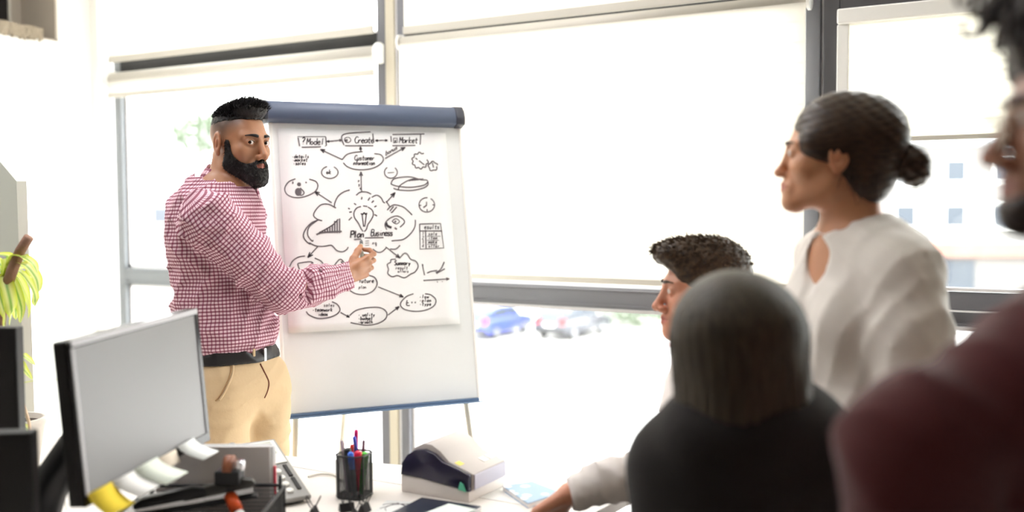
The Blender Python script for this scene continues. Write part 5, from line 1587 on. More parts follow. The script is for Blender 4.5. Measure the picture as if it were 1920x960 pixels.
na = nrm(hd.p(0, -.03, -.05)-hd.p(0, -.055, -.2)); nc = neck+up*.012
S_.apply(cutp(nc, na, .09))
S_.cap(nc+na*.03, nc-na*.015, .050, .046, k=.004, op='s')
bones = [(belt-up*.1, neck+up*.1, .15, -tf, 1.0), (shR, elbR, .068, -toc, .9), (elbR, wrR, .054, -toc, .9), (shL, elbL, .068, -toc, .9), (elbL, wrL, .05, -toc, .9)]
bones = [(a, b, r_, ref, w_) for (a, b, r_, ref, w_) in bones]
shirt = fmesh('shirt', S_, M['gingham'], man, base, 2, uvbones=bones)
collar_mesh(hd.p(0, -.044, -.128)+up*.006, na, tf, .068, .094, .042, .030, .30, M['gingham'], man, base)
# cuff band

# trousers
M['chino'] = mat('beige_chino', (206, 178, 140), .8, bump=(90, .25, .003), vary=(9, .05))
Tt = Field(np.array([base[0]-.34, base[1]-.32, .03]), np.array([base[0]+.34, base[1]+.34, belt[2]+.06]), .0085)
Tt.ell(belt-up*.02, (.152, .118, .11), TR, k=.03); Tt.ell(pelv-tf*.012, (.170, .138, .13), TR, k=.04); Tt.ell(pelv-tf*.06-up*.03, (.14, .09, .10), TR, k=.05)
for (h_, k_, a_) in lgs: Tt.cap(h_+up*.03, k_, .112, .082, k=.035); Tt.cap(k_, a_-up*.03, .082, .068, k=.03)
Tt.apply(wrinkle(.006, (up+tf*.9, .12, .4, .9), (up-tf*.8+tx*.4, .16, 1.9, .8)))
zt_ = belt[2]+.036
Tt.apply(lambda X, Y, Z, v: np.maximum(v, Z-zt_))
trs = fmesh('trousers', Tt, M['chino'], man, base, 2)
bv = bvh_of(trs, base)
def seam(pix, r, name, mt):
    P_ = on_surface(bv, smooth_line([np.array(q, float) for q in pix], 5), r*.4)
    if len(P_) > 1: MB().tube([tuple(p-base) for p in P_], r, 6).build(name, mt, trs, True)
M['chino_dark'] = mat('chino_seam', (176, 140, 98), .8)
seam([(437, 680), (436, 700), (428, 722), (418, 741), (411, 751)], .0035, 'pocket_edge', M['chino'])
seam([(433, 681), (432, 700), (424, 721), (413, 741), (404, 752)], .0022, 'pocket_seam', M['chino_dark'])
seam([(488, 682), (496, 698), (504, 716), (502, 732), (496, 746)], .0022, 'fly_seam', mat('fly_seam_reddish', (120, 62, 44), .8))  # dark reddish line along the fly
# belt
Bt = Tt.blank(); Bt.v = Tt.v.copy()
Bt.v = Bt.v-.006
M['belt'] = mat('black_leather', (26, 24, 26), .35, bump=(200, .15, .001))
zc_ = belt[2]
hcut = np.abs(Bt.ax[2]-zc_)[None, None, :]-.0215
Bt.v = np.maximum(Bt.v, hcut).astype(np.float32)
belt_o = fmesh('belt', Bt, M['belt'], man, base, 0)
bvb = bvh_of(belt_o, base)
for pix, mt_, nm, sz in (((476, 665), M['chino'], 'belt_loop', (.0045, .003, .026)), ((496, 665), M['chrome'], 'buckle', (.006, .004, .02))):
    h = hit(bvb, *pix)
    if h is not None:
        n_ = nrm([h[1][0], h[1][1], 0]); s2 = np.cross(n_, up)
        q = MB().box((-sz[0], -sz[1], -sz[2]), (sz[0], sz[1], sz[2]), .0015)
        q.xform(Matrix(((s2[0], n_[0], 0, h[0][0]-base[0]), (s2[1], n_[1], 0, h[0][1]-base[1]), (0, 0, 1, zc_), (0, 0, 0, 1)))).build(nm, mt_, belt_o)
shoes(man, base, lgs, tf, M['black'])
# the marker in his hand
mk0, mk1 = HP(679, 487, .245), HP(677, 447, .345)
t = thing('marker', mk0, 'grey board marker held by the presenter', 'marker')
v_ = nrm(mk1-mk0)
MB().tube([(0, 0, 0), tuple(v_*.085)], .0068, 14).build('barrel', mat('marker_barrel', (188, 192, 178), .4), t, True)
MB().tube([tuple(v_*.085), tuple(v_*.108), tuple(v_*.112)], [.0062, .0056, .003], 14).build('grip', mat('marker_grey', (104, 104, 104), .5), t, True)
MB().tube([tuple(v_*.112), tuple(v_*.118)], [.0026, .0014], 8).build('tip', M['black'], t, True)
def sub_field(f, z0=None, z1=None):
    return f
def bodybox(pts, m_):
    P_ = np.array(pts); return P_.min(0)-m_, P_.max(0)+m_
def finehead(h, r=.135, st_=.0034): return [[(h.o[i]-r, h.o[i]+r, st_)] for i in range(3)]
def stool(c, h, label):   # hidden below the picture
    t = thing('stool', (c[0], c[1], 0), label, 'stool')
    MB().lathe([(0, h-.06), (.17, h-.06), (.18, h-.04), (.18, h-.015), (.16, h), (0, h)], n=28).build('seat', M['blacksoft'], t)
    MB().cyl((0, 0, .05), (0, 0, h-.06), .025, 14).build('column', M['metal_grey'], t)
    for k in range(5):
        a = k*2*math.pi/5
        MB().tube([(0, 0, .07), (.2*math.cos(a), .2*math.sin(a), .035)], [.022, .014], 8).build('foot', M['black'], t)
    return t

# ================================================================== woman in the white blouse
ZW = 1.95
wf_ = fdir(-108); hw = Head(J(1566, 290, ZW), nrm(wf_+np.array([0, 0, .05])), sc=.95)
bf_ = fdir(-74); bx_ = np.cross(bf_, [0, 0, 1.0]); WR = np.stack([bx_, bf_, up], 1)
neckW = J(1606, 450, ZW+.03); chW = J(1612, 575, ZW+.02); wsW = J(1618, 760, ZW+.03); plW = wsW - up*.20
shl = J(1692, 512, ZW-.11); shr = J(1552, 482, ZW+.17)
ell_ = J(1716, 730, ZW-.15); wrl = J(1640, 885, ZW-.06); elr = shr - up*.29 + bx_*.03; wrr = elr - up*.21 + bf_*.01
baseW = np.array([plW[0], plW[1], 0])
wom = thing('person', baseW, 'woman in a white blouse with brown hair tied in a bun, standing and watching', 'person')
lo, hi = bodybox([hw.o+up*.16, plW+.2, plW-.2, shl, shr, wrl, wrr, ell_], .10); lo[2] = -.002
B = Field(lo, hi, .012, finehead(hw))
B.cap(neckW-up*.03, chW, .065, .095, k=.06); B.cap(chW, wsW, .095, .085, k=.05); B.cap(wsW, plW, .09, .11, k=.05)
lgW = legs(B, plW, bf_, r=(.07, .048, .036))
for (a, b, c) in ((shl, ell_, wrl), (shr, elr, wrr)):
    B.cap(neckW-up*.03, a, .04, .036, k=.05); B.cap(a, b, .036, .030, k=.03); B.cap(b, c, .031, .022, k=.02)
for (h_, k_, a_) in lgW: B.cap(a_, a_-up*.05+bf_*.08, .033, .028, k=.02)
hand(B, wrl, wrl-ell_, -bx_*0-up*.3+bf_, sc=.9, curl=.5); hand(B, wrr, wrr-elr, -bx_, sc=.9, curl=.5, thumb_side=-1)
B.cap(hw.p(0, -.035, -.05), neckW, .046, .052, k=.03)
B.cap(hw.p(.0, -.025, -.075), neckW-up*.03, .044, .056, k=.03)
# open neckline area
B.ell(chW+up*.085+bf_*.028, (.10, .062, .09), WR, k=.04)
hw.skull(B, True, .62)
SKW = (206, 148, 112)
fmesh('body', B, skin_mat('skin_fair', SKW), wom, baseW, 2, color=skin_color(hw, SKW, (190, 104, 92)))
hw.eyes(wom, baseW, nrm(J(700, 420, 3.4)-hw.o), (80, 66, 50))
M['hairW'] = hair_mat('brown_hair', (38, 26, 17), (70, 50, 34), (50, 50, 200), .4)
brows(hw, wom, baseW, M['hairW'], .0028)
H = Field(hw.o-.17, hw.o+.21, .0042)
hw.skull(H, True, .62); cap0 = H.v.copy()
def reg_(fn):
    H.v = np.full_like(H.v, .3); fn(); return H.v.copy()
full = reg_(lambda: (hw.ell(H, (0, -.022, .042), (.088, .108, .090), k=0), [hw.ell(H, (q*.057, .020, .018), (.027, .050, .036), k=.02) for q in (-1, 1)], hw.ell(H, (0, -.058, -.025), (.070, .066, .082), k=.03), hw.ell(H, (0, -.075, .035), (.070, .060, .070), k=.04)))
bun = reg_(lambda: (hw.ell(H, (-.0, -.150, -.014), (.040, .034, .040), k=0), hw.ell(H, (.004, -.156, -.034), (.028, .024, .024), k=.02)))
fc = reg_(lambda: (hw.ell(H, (0, .140, -.030), (.14, .082, .106), k=0), hw.ell(H, (0, .068, -.098), (.14, .078, .080), k=0)))
earc = reg_(lambda: [hw.ell(H, (q*.085, -.002, -.026), (.026, .019, .022), k=0) for q in (-1, 1)])
nape = reg_(lambda: hw.ell(H, (0, -.015, -.160), (.09, .095, .075), k=0))
Xh, Yh, Zh = H.ax[0][:, None, None], H.ax[1][None, :, None], H.ax[2][None, None, :]
def loc_(h): return [((Xh-h.o[0])*h.R[0, i]+(Yh-h.o[1])*h.R[1, i]+(Zh-h.o[2])*h.R[2, i])/h.sc for i in range(3)]
xl, yl, zl = loc_(hw)
strand = .0007*np.sin(zl*420+yl*160+2*np.sin(xl*40)) + .0006*np.sin(zl*260-yl*210)
H.v = np.maximum.reduce([full+strand, -fc, -earc, -nape]).astype(np.float32)
H.v = (lambda a, b, k: np.minimum(a, b)-np.clip(k-np.abs(a-b), 0, None)**2/k*.25)(H.v, bun+strand*2.0, .006).astype(np.float32)
hairw = fmesh('hair', H, M['hairW'], wom, baseW, 1)
for k in range(14):      # loose strands round the ear and nape
    rs_ = np.random.RandomState(k); a = hw.p(-.066, -.02-.06*rs_.rand(), -.02-.03*rs_.rand()); b = a+np.array([rs_.normal()*.012, rs_.normal()*.012, -.03-.03*rs_.rand()])
    MB().tube([tuple(a-baseW), tuple((a+b)/2+rs_.normal(size=3)*.004-baseW), tuple(b-baseW)], [.0011, .0009, .0003], 5).build('hair_strand', M['hairW'], hairw, True)
# blouse
M['blouse'] = mat('white_blouse', (236, 229, 222), .75, sheen=.2, bump=(160, .12, .001))
lo2, hi2 = bodybox([shl, shr, neckW+up*.03, wsW-up*.12, ell_, wrl, wrr, elr], .12)
S_ = Field(lo2, hi2, .0075)
S_.ell(chW+up*.015, (.152, .112, .17), WR, k=.03); S_.ell(chW+up*.09-bf_*.015, (.140, .092, .09), WR, k=.05)
for q in (-1, 1): S_.ell(chW-up*.02+bf_*.070+bx_*q*.068, (.064, .066, .066), WR, k=.05)
S_.ell(wsW+up*.06, (.135, .112, .16), WR, k=.07); S_.ell(wsW-up*.06, (.155, .125, .12), WR, k=.06)
for a in (shl, shr): S_.cap(neckW-up*.03, a-up*.008, .052, .056, k=.045)
S_.chain([shl, shl*.5+ell_*.5, ell_], [.070, .068, .060], k=.035); S_.chain([ell_, ell_*.5+wrl*.5, wrl], [.060, .058, .040], k=.02)
S_.chain([shr, elr], [.062, .052], k=.03); S_.chain([elr, wrr], [.052, .038], k=.02)
S_.apply(wrinkle(.0045, (bx_*.9+up*.35, .12, .4, .9), (bf_*.9-up*.5, .15, 1.4, .9), (ell_-shl+bf_*.6, .16, 2.0, .5)))
zb2 = wsW[2]-.10; S_.apply(lambda X, Y, Z, v: np.maximum(v, zb2-Z))
for (e_, w_) in ((ell_, wrl), (elr, wrr)): S_.apply(cutp(w_, nrm(w_-e_), .09))
# neckline: open V at the front
S_.cap(neckW+up*.05, neckW-up*.012, .070, .062, k=.006, op='s')
S_.chain([neckW-up*.015+bf_*.03, chW+up*.085+bf_*.115, chW-up*.005+bf_*.152], [.046, .034, .012], k=.006, op='s')
blouse = fmesh('blouse', S_, M['blouse'], wom, baseW, 2)
Tt = Field(np.array([plW[0]-.28, plW[1]-.28, .03]), np.array([plW[0]+.28, plW[1]+.28, wsW[2]+.0]), .013)
Tt.ell(plW+up*.04, (.165, .125, .15), WR, k=.03)
for (h_, k_, a_) in lgW: Tt.cap(h_+up*.03, k_, .10, .072, k=.035); Tt.cap(k_, a_-up*.03, .072, .056, k=.03)
fmesh('trousers', Tt, mat('charcoal_cloth', (48, 46, 50), .8), wom, baseW, 1)
shoes(wom, baseW, lgW, bf_, M['black'])

# ================================================================== seated man in the white shirt
ZM = 2.36
hm = Head(J(1322, 543, ZM), nrm(fdir(-92)), sc=1.0)
mf = fdir(-84); mx_ = np.cross(mf, [0, 0, 1.0]); MR_ = np.stack([mx_, mf, up], 1)
nkM = J(1345, 668, ZM+.01); chM = J(1345, 790, ZM+.01); wsM = chM-up*.26; plM = np.array([wsM[0], wsM[1], .62])-mf*.02
sml = J(1362, 742, ZM-.18); smr = J(1352, 738, ZM+.19)
wml = PZ_(1068, 926, DZ+.060); eml = J(1235, 888, ZM-.14)
emr = smr-up*.27-mf*.07; wmr = emr-up*.12+mf*.10
baseM = np.array([plM[0], plM[1], 0])
sit = thing('person', baseM, 'seated man with brown quiff and white shirt resting one hand on the table', 'person')
lo, hi = bodybox([hm.o+up*.15, plM-.25, plM+mf*.55+.1, plM+mf*.55-.1, sml, smr, wml+nrm(wml-eml)*.2, wml-.1, wmr-.1, wmr+nrm(mf)*.2], .10); lo[2] = -.002
hnM = wml+nrm(wml-eml)*.08
B = Field(lo, hi, .012, [finehead(hm)[i]+[(hnM[i]-.10, hnM[i]+.10, .0034)] for i in range(3)])
B.cap(nkM-up*.03, chM, .075, .11, k=.06); B.cap(chM, wsM, .115, .11, k=.05); B.cap(wsM, plM, .11, .12, k=.05)
lgM = legs(B, plM, mf, r=(.075, .05, .038), seated=True)
for (a, b, c) in ((sml, eml, wml), (smr, emr, wmr)):
    B.cap(nkM-up*.03, a, .045, .042, k=.05); B.cap(a, b, .042, .034, k=.03); B.cap(b, c, .036, .026, k=.02)
for (h_, k_, a_) in lgM: B.cap(a_, a_-up*.05+mf*.08, .035, .03, k=.02)
dh = nrm((wml-eml)*np.array([1, 1, .0])-up*.12)
hand(B, wml, dh, -up+vw(.1, -.5), sc=1.0, curl=[.22, .26, .3, .32], thumb_side=-1)
hand(B, wmr, nrm(wmr-emr), -up, sc=1.0, curl=.5)
B.cap(hm.p(0, -.035, -.045), nkM, .056, .062, k=.03)
hm.skull(B)
SKM = (214, 150, 122)
fmesh('body', B, skin_mat('skin_rosy', SKM), sit, baseM, 2, color=skin_color(hm, SKM, (190, 110, 100)))
hm.eyes(sit, baseM, nrm(J(640, 420, 3.4)-hm.o), (70, 90, 100))
M['hairM'] = hair_mat('dark_brown_hair', (46, 34, 24), (84, 64, 46), (120, 120, 120))
brows(hm, sit, baseM, M['hairM'], .0034)
H = Field(hm.o-.16, hm.o+.18, .0042)
Xh, Yh, Zh = H.ax[0][:, None, None], H.ax[1][None, :, None], H.ax[2][None, None, :]
hm.skull(H); cap0 = H.v.copy(); xl, yl, zl = loc_(hm)
full = reg_(lambda: (hm.ell(H, (0, -.008, .044), (.083, .103, .083), k=0), hm.ell(H, (0, .064, .086), (.056, .048, .034), k=.03), hm.ell(H, (0, .098, .083), (.046, .026, .020), k=.02)))
fc = reg_(lambda: hm.ell(H, (0, .130, -.004), (.13, .075, .068), k=0))
low = reg_(lambda: hm.ell(H, (0, .10, -.13), (.2, .21, .125), k=0))
earc = reg_(lambda: [hm.ell(H, (q*.085, -.008, -.008), (.024, .024, .034), k=0) for q in (-1, 1)])
strand = .0009*np.sin(xl*260+yl*60+2*np.sin(zl*40)) + .0008*np.sin(yl*260+zl*320)
H.v = np.maximum.reduce([full+strand, -fc, -low, -earc]).astype(np.float32)
hh = fmesh('hair', H, M['hairM'], sit, baseM, 1)
vs = np.array([v.co for v in hh.data.vertices])+baseM; vn = np.array([v.normal for v in hh.data.vertices])
L_ = hm.local(vs); sel = np.nonzero((L_[:, 2] > .06) & (vn[:, 2] > .0))[0]; sel = rs.choice(sel, min(900, len(sel)), False)
tm = MB(); tufts(tm, vs[sel], [vn[i]*.6+hm.R[:, 1]*.7+rs.normal(size=3)*.3 for i in sel], .008+.012*rs.rand(len(sel)), .0022); tm.build('hair_tips', M['hairM'], hh, off=baseM)
M['shirtM'] = mat('white_shirt', (236, 228, 224), .75, bump=(160, .12, .001))
lo2, hi2 = bodybox([sml, smr, nkM+up*.04, wsM-up*.16, eml, wml, wmr, emr], .13)
S_ = Field(lo2, hi2, .0085)
S_.ell(chM+up*.015, (.168, .128, .19), MR_, k=.03); S_.ell(chM+up*.10-mf*.02, (.15, .105, .09), MR_, k=.05); S_.ell(wsM+up*.02, (.16, .14, .20), MR_, k=.06)
for a in (sml, smr): S_.cap(nkM-up*.03, a-up*.01, .056, .062, k=.045)
S_.chain([sml, sml*.5+eml*.5, eml], [.070, .064, .058], k=.035); S_.chain([eml, eml*.45+wml*.55+up*.010, wml], [.056, .047, .038], k=.02)
S_.chain([smr, emr], [.066, .056], k=.03); S_.chain([emr, wmr], [.056, .040], k=.02)
S_.apply(wrinkle(.007, (wml-eml, .075, .4, 1.0), (up*.9-mf*.5, .15, 1.4, .9)))
zb3 = plM[2]-.04; S_.apply(lambda X, Y, Z, v: np.maximum(v, zb3-Z))
for (e_, w_) in ((eml, wml), (emr, wmr)): S_.apply(cutp(w_, nrm(w_-e_), .09))
S_.cap(nkM+up*.06, nkM-up*.004, .062, .058, k=.006, op='s')
fmesh('shirt', S_, M['shirtM'], sit, baseM, 2)
collar_mesh(nkM-up*.018, nrm(hm.p(0, -.03, -.05)-nkM), mf, .063, .080, .038, .018, .45, M['shirtM'], sit, baseM)
Tt = Field(*bodybox([plM-.2, plM+.2, lgM[0][1], lgM[1][1], np.array([lgM[0][2][0], lgM[0][2][1], .1])], .13), .013)
Tt.ell(plM-up*.03, (.175, .15, .13), MR_, k=.03)
for (h_, k_, a_) in lgM: Tt.cap(h_, k_, .095, .078, k=.035); Tt.cap(k_, a_-up*.03, .078, .06, k=.03)
fmesh('trousers', Tt, mat('navy_cloth', (40, 42, 54), .8), sit, baseM, 1)
shoes(sit, baseM, lgM, mf, M['black'])
stool(plM-mf*.02, .415, 'round black stool under the man in the white shirt')

# ================================================================== long haired person seen from behind
ZG = 1.52
gf = fdir(-158); gx = np.cross(gf, [0, 0, 1.0]); GR = np.stack([gx, gf, up], 1)
hg = Head(J(1370, 655, ZG), gf, sc=.93)
nkG = J(1392, 780, ZG); chG = J(1396, 900, ZG+.02); wsG = chG-up*.26; plG = np.array([wsG[0], wsG[1], .60])
sgl = J(1268, 872, ZG+.02); sgr = J(1528, 866, ZG-.02)
baseG = np.array([plG[0], plG[1], 0])
gir = thing('person', baseG, 'seated person with straight ash brown hair and dark jumper, seen from behind', 'person')
egl = sgl-up*.27-gx*.04*(1 if (sgl-nkG) @ gx < 0 else -1); egr = sgr-up*.27+gx*.04
wgl = egl+gf*.2-up*.02; wgr = egr+gf*.2-up*.02
lo, hi = bodybox([hg.o+up*.15, plG-.25, plG+gf*.55+.1, plG+gf*.55-.1, sgl, sgr, wgl, wgr, wgl+gf*.15, wgr+gf*.15], .10); lo[2] = -.002
B = Field(lo, hi, .012, finehead(hg, .13, .005))
B.cap(nkG-up*.03, chG, .058, .085, k=.06); B.cap(chG, wsG, .085, .08, k=.05); B.cap(wsG, plG, .09, .11, k=.05)
lgG = legs(B, plG, gf, r=(.07, .048, .036), seated=True)
for (a, b, c) in ((sgl, egl, wgl), (sgr, egr, wgr)):
    B.cap(nkG-up*.03, a, .04, .036, k=.05); B.cap(a, b, .036, .03, k=.03); B.cap(b, c, .031, .022, k=.02)
for (h_, k_, a_) in lgG: B.cap(a_, a_-up*.05+gf*.08, .033, .028, k=.02)
hand(B, wgl, gf, -up, sc=.9, curl=.4); hand(B, wgr, gf, -up, sc=.9, curl=.4, thumb_side=-1)
B.cap(hg.p(0, -.03, -.05), nkG, .045, .055, k=.03)
hg.skull(B, True)
fmesh('body', B, M['skin_g'] if 'skin_g' in M else skin_mat('skin_light', SKW), gir, baseG, 1, color=skin_color(hg, SKW, (190, 104, 92)))
hg.eyes(gir, baseG, gf, (80, 66, 50))
M['hairG'] = hair_mat('ash_brown_hair', (48, 41, 32), (76, 66, 52), (170, 170, 14), .5)
brows(hg, gir, baseG, M['hairG'], .0028)
H = Field(hg.o-np.array([.19, .19, .26]), hg.o+np.array([.19, .19, .17]), .0055)
Xh, Yh, Zh = H.ax[0][:, None, None], H.ax[1][None, :, None], H.ax[2][None, None, :]
xl, yl, zl = loc_(hg)
full = reg_(lambda: (hg.ell(H, (0, -.012, .038), (.094, .112, .094), k=0), hg.chain(H, [(0, -.03, .03)], [0]) if False else None,
                     [H.cap(hg.p(q*.028, -.028, .02), hg.p(q*.036+.006, -.062, -.165), .078, .062, k=.03) for q in (-1, 1)],
                     [H.cap(hg.p(q*.062, .0, .0), hg.p(q*.070, -.01, -.145), .034, .034, k=.03) for q in (-1, 1)]))
fc = reg_(lambda: hg.ell(H, (0, .105, -.045), (.062, .11, .12), k=0))
ang_ = np.arctan2(xl, -yl-.02)
strand = .0014*np.sin(ang_*34+3*np.sin(zl*14)) + .0010*np.sin(ang_*71+zl*20)
H.v = np.maximum.reduce([full+strand*np.clip((.12-zl)/.1, 0, 1), -fc, (-.150+.006*np.sin(ang_*9))-zl]).astype(np.float32)
hgo = fmesh('hair', H, M['hairG'], gir, baseG, 1)
M['jumper'] = mat('dark_brown_jumper', (27, 22, 20), .95, sheen=.1, bump=(120, .5, .002))
lo2, hi2 = bodybox([sgl, sgr, nkG+up*.05, plG-up*.05, egl, wgl, wgr, egr], .12)
S_ = Field(lo2, hi2, .010)
S_.ell(chG+up*.0, (.158, .118, .18), GR, k=.03); S_.ell(chG+up*.085-gf*.03, (.150, .100, .075), GR, k=.05); S_.ell(wsG, (.15, .13, .22), GR, k=.06)
S_.cap(sgl-up*.0, sgr, .060, .060, k=.05)
for a in (sgl, sgr): S_.cap(nkG-up*.035, a-up*.006, .058, .060, k=.05)
S_.chain([sgl, egl], [.064, .054], k=.03); S_.chain([egl, wgl], [.054, .038], k=.02); S_.chain([sgr, egr], [.064, .054], k=.03); S_.chain([egr, wgr], [.054, .038], k=.02)
S_.cap(nkG-up*.05, nkG+up*.02, .062, .058, k=.03)
for (e_, w_) in ((egl, wgl), (egr, wgr)): S_.apply(cutp(w_, nrm(w_-e_), .09))
zb4 = plG[2]-.03; S_.apply(lambda X, Y, Z, v: np.maximum(v, zb4-Z))
fmesh('jumper', S_, M['jumper'], gir, baseG, 2)
Tt = Field(*bodybox([plG-.2, plG+.2, lgG[0][1], lgG[1][1], np.array([lgG[0][2][0], lgG[0][2][1], .1])], .13), .014)
Tt.ell(plG-up*.03, (.17, .145, .12), GR, k=.03)
for (h_, k_, a_) in lgG: Tt.cap(h_, k_, .09, .072, k=.035); Tt.cap(k_, a_-up*.03, .072, .056, k=.03)
fmesh('trousers', Tt, mat('black_cloth', (30, 30, 32), .85), gir, baseG, 1)
shoes(gir, baseG, lgG, gf, M['black'])
stool(plG, .437, 'round black stool under the person with long ash brown hair')

# ================================================================== curly haired man in the maroon T-shirt
ZK = 1.03
hk = Head(J(2078, 222, ZK), nrm(fdir(-104)), sc=.98)
kf = fdir(-165); kx = np.cross(kf, [0, 0, 1.0]); KR = np.stack([kx, kf, up], 1)
nkK = J(2075, 590, ZK+.03); chK = J(2075, 890, ZK+.05); wsK = chK-up*.28; plK = wsK-up*.22
sk1 = J(1718, 842, ZK-.02); sk2 = J(2420, 780, ZK+.06)
ek1 = sk1-up*.27+kf*.02; wk1 = ek1+kf*.12-up*.18; ek2 = sk2-up*.28; wk2 = ek2+kf*.18
baseK = np.array([plK[0], plK[1], 0])
kur = thing('person', baseK, 'man with curly hair, glasses and a maroon T-shirt standing closest to us', 'person')
kur['label'] = 'bearded man with curly hair, glasses and a maroon T-shirt, his face in profile'
lo, hi = bodybox([hk.o+up*.17, plK-.2, plK+.2, sk1, sk2, wk1, wk2, wk1+kf*.2, wk2+kf*.2], .11); lo[2] = -.002
B = Field(lo, hi, .013, finehead(hk))
B.cap(nkK-up*.02, chK, .075, .12, k=.06); B.cap(chK, wsK, .12, .11, k=.05); B.cap(wsK, plK, .11, .115, k=.05)
lgK = legs(B, plK, kf, r=(.075, .05, .038))
for (a, b, c) in ((sk1, ek1, wk1), (sk2, ek2, wk2)):
    B.cap(nkK-up*.03, a, .05, .045, k=.05); B.cap(a, b, .046, .038, k=.03); B.cap(b, c, .040, .027, k=.02)
for (h_, k_, a_) in lgK: B.cap(a_, a_-up*.05+kf*.08, .035, .03, k=.02)
hand(B, wk1, nrm(wk1-ek1), -up, curl=.5, thumb_side=1); hand(B, wk2, nrm(wk2-ek2), -up, curl=.5, thumb_side=-1)
B.cap(hk.p(0, -.035, -.045), nkK, .058, .066, k=.03)
hk.skull(B)
SKK = (168, 118, 96)
fmesh('body', B, skin_mat('skin_tan', SKK), kur, baseK, 2, color=skin_color(hk, SKK, (150, 92, 84)))
hk.eyes(kur, baseK, nrm(J(700, 420, 3.4)-hk.o), (60, 44, 30))
M['hairK'] = hair_mat('curly_dark_hair', (28, 20, 16), (58, 42, 32), (150, 150, 150))
brows(hk, kur, baseK, M['hairK'], .0042)
H = Field(hk.o-.17, hk.o+.19, .005)
Xh, Yh, Zh = H.ax[0][:, None, None], H.ax[1][None, :, None], H.ax[2][None, None, :]
hk.skull(H); cap0 = H.v.copy(); xl, yl, zl = loc_(hk)
full = reg_(lambda: (hk.ell(H, (0, -.02, .060), (.100, .118, .090), k=0), hk.ell(H, (0, .040, .110), (.075, .062, .045), k=.03)))
fc = reg_(lambda: hk.ell(H, (0, .135, -.010), (.14, .075, .075), k=0)); low = reg_(lambda: hk.ell(H, (0, .02, -.125), (.2, .2, .11), k=0))
earc = reg_(lambda: [hk.ell(H, (q*.085, -.008, -.012), (.024, .024, .03), k=0) for q in (-1, 1)])
lump = .007*np.sin(xl*85+2*np.sin(yl*50))*np.sin(yl*80+2*np.sin(zl*45))*np.sin(zl*75+xl*30)
H.v = np.maximum.reduce([full+lump, -fc, -low, -earc]).astype(np.float32)
hko = fmesh('hair', H, M['hairK'], kur, baseK, 1)
bvk = None; rk = np.random.RandomState(11)
for i in range(64):          # single curls
    while True:
        th_, ph_ = rk.uniform(-math.pi, math.pi), rk.uniform(-.1, 1.4)
        d = np.array([math.sin(th_)*math.cos(ph_), math.cos(th_)*math.cos(ph_), math.sin(ph_)])
        c = np.array([0, -.01, .065]) + d*np.array([.103, .122, .098])
        if i < 22: c = np.array([rk.uniform(-.07, .07), rk.uniform(.075, .115), rk.uniform(.085, .150)]); d = nrm(c-np.array([0, -.01, .05]))
        if not (c[1] > .06 and c[2] < .075): break
    c = hk.p(*c); dw = nrm(hk.R @ d); a = nrm(np.cross(dw, rk.normal(size=3))); b = np.cross(dw, a); R_ = rk.uniform(.010, .017); tw = rk.uniform(1.1, 1.7)
    P_ = [tuple(c + (a*math.cos(t)+b*math.sin(t))*R_ + dw*(t*.0032-.006) - baseK) for t in np.linspace(0, tw*2*math.pi, 22)]
    MB().tube(P_, [.0030]*19+[.0024, .0016, .0008], 6).build('curl', M['hairK'], hko, True)
H.v = np.full_like(H.v, .3)
for q in (-1, 1):
    hk.cap(H, (q*.068, .024, -.010), (q*.062, .024, -.060), .012, .022, k=.02); hk.cap(H, (q*.058, .026, -.074), (q*.012, .084, -.104), .026, .024, k=.02)
reg = H.v.copy(); mo = reg_(lambda: hk.ell(H, (0, .11, -.062), (.034, .05, .024), k=0))
H.v = np.maximum.reduce([cap0-.0045, reg, -mo]).astype(np.float32)
fmesh('beard', H, M['hairK'], kur, baseK, 1)
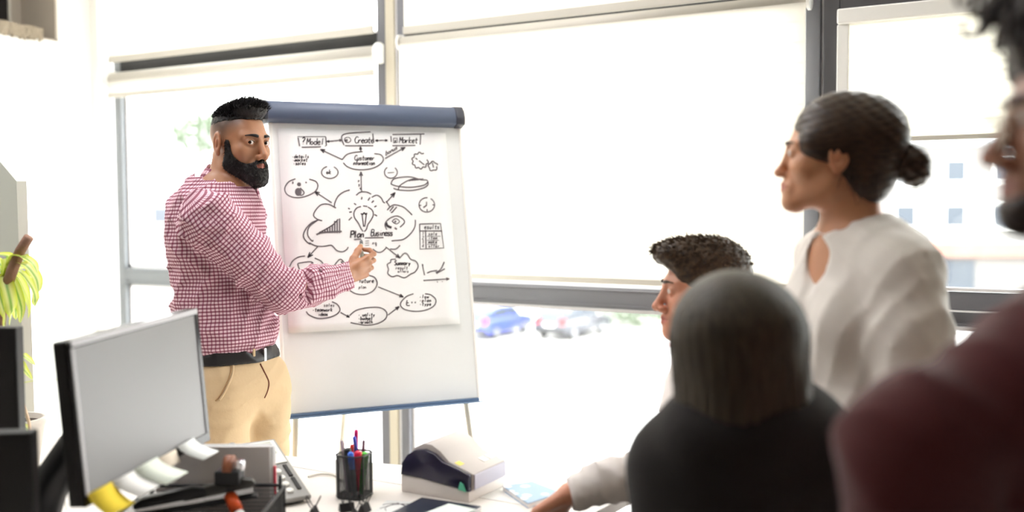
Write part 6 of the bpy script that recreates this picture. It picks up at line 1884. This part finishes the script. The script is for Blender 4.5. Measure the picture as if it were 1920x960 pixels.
# glasses
gl_ = thing('eyeglasses', hk.p(0, .1, 0), 'thin metal eyeglasses worn by the curly haired man', 'glasses'); go = hk.p(0, .1, 0)
M['lens'] = M['glass']
M['gold'] = mat('thin_metal_frame', (190, 178, 164), .3, metal=1)
for q in (-1, 1):
    ring = [tuple(hk.p(q*(.034+.026*math.cos(t)), .112-.006*abs(math.cos(t))*.5, -.006+.023*math.sin(t))-go) for t in np.linspace(0, 2*math.pi, 25)]
    MB().tube(ring, .0008, 6, False).build('rim', M['gold'], gl_, True)
    lens = MB(); n_ = 24; V = ring[:-1]; lens._merge(V + [tuple(np.array(v)+hk.R[:, 1]*.0012) for v in V], [tuple(range(n_)), tuple(range(2*n_-1, n_-1, -1))]+[(i, (i+1) % n_, n_+(i+1) % n_, n_+i) for i in range(n_)])
    lens.build('lens', M['lens_glass'], gl_)
    MB().tube([tuple(hk.p(*p)-go) for p in ((q*.060, .109, .004), (q*.076, .098, .006), (q*.081, .02, .006), (q*.081, -.01, -.002), (q*.079, -.028, -.018))], .0014, 6).build('temple', M['gold'], gl_, True)
MB().tube([tuple(hk.p(*p)-go) for p in ((-.009, .113, .004), (0, .117, .007), (.009, .113, .004))], .0013, 6).build('bridge', M['gold'], gl_, True)
# T-shirt
M['maroon'] = mat('maroon_jersey', (76, 16, 18), .9, sheen=.15, bump=(220, .2, .001))
lo2, hi2 = bodybox([sk1, sk2, nkK+up*.03, wsK-up*.2, ek1, ek2], .13)
S_ = Field(lo2, hi2, .009)
S_.ell(chK+up*.015, (.178, .130, .20), KR, k=.03); S_.ell(chK+up*.10-kf*.02, (.165, .105, .09), KR, k=.05); S_.ell(wsK-up*.02, (.165, .13, .24), KR, k=.06)
for a in (sk1, sk2): S_.cap(nkK-up*.03, a-up*.004, .060, .066, k=.06)
for (a, b) in ((sk1, ek1), (sk2, ek2)): S_.cap(a, a+(b-a)*.62, .072, .066, k=.04)
S_.apply(wrinkle(.006, (up+kx*.8, .13, .4, .9), (up-kf*.7, .17, 1.4, .8)))
for (a, b) in ((sk1, ek1), (sk2, ek2)): S_.apply(cutp(a+(b-a)*.46, nrm(b-a), .115))
zb5 = wsK[2]-.16; S_.apply(lambda X, Y, Z, v: np.maximum(v, zb5-Z))
S_.cap(nkK+up*.06, nkK-up*.004, .070, .066, k=.006, op='s')
fmesh('t_shirt', S_, M['maroon'], kur, baseK, 2)
Tt = Field(np.array([plK[0]-.3, plK[1]-.3, .03]), np.array([plK[0]+.3, plK[1]+.3, wsK[2]-.1]), .014)
Tt.ell(plK+up*.03, (.172, .135, .15), KR, k=.03)
for (h_, k_, a_) in lgK: Tt.cap(h_+up*.03, k_, .105, .08, k=.035); Tt.cap(k_, a_-up*.03, .08, .064, k=.03)
fmesh('trousers', Tt, mat('dark_denim', (34, 40, 54), .85), kur, baseK, 1)
shoes(kur, baseK, lgK, kf, M['black'])
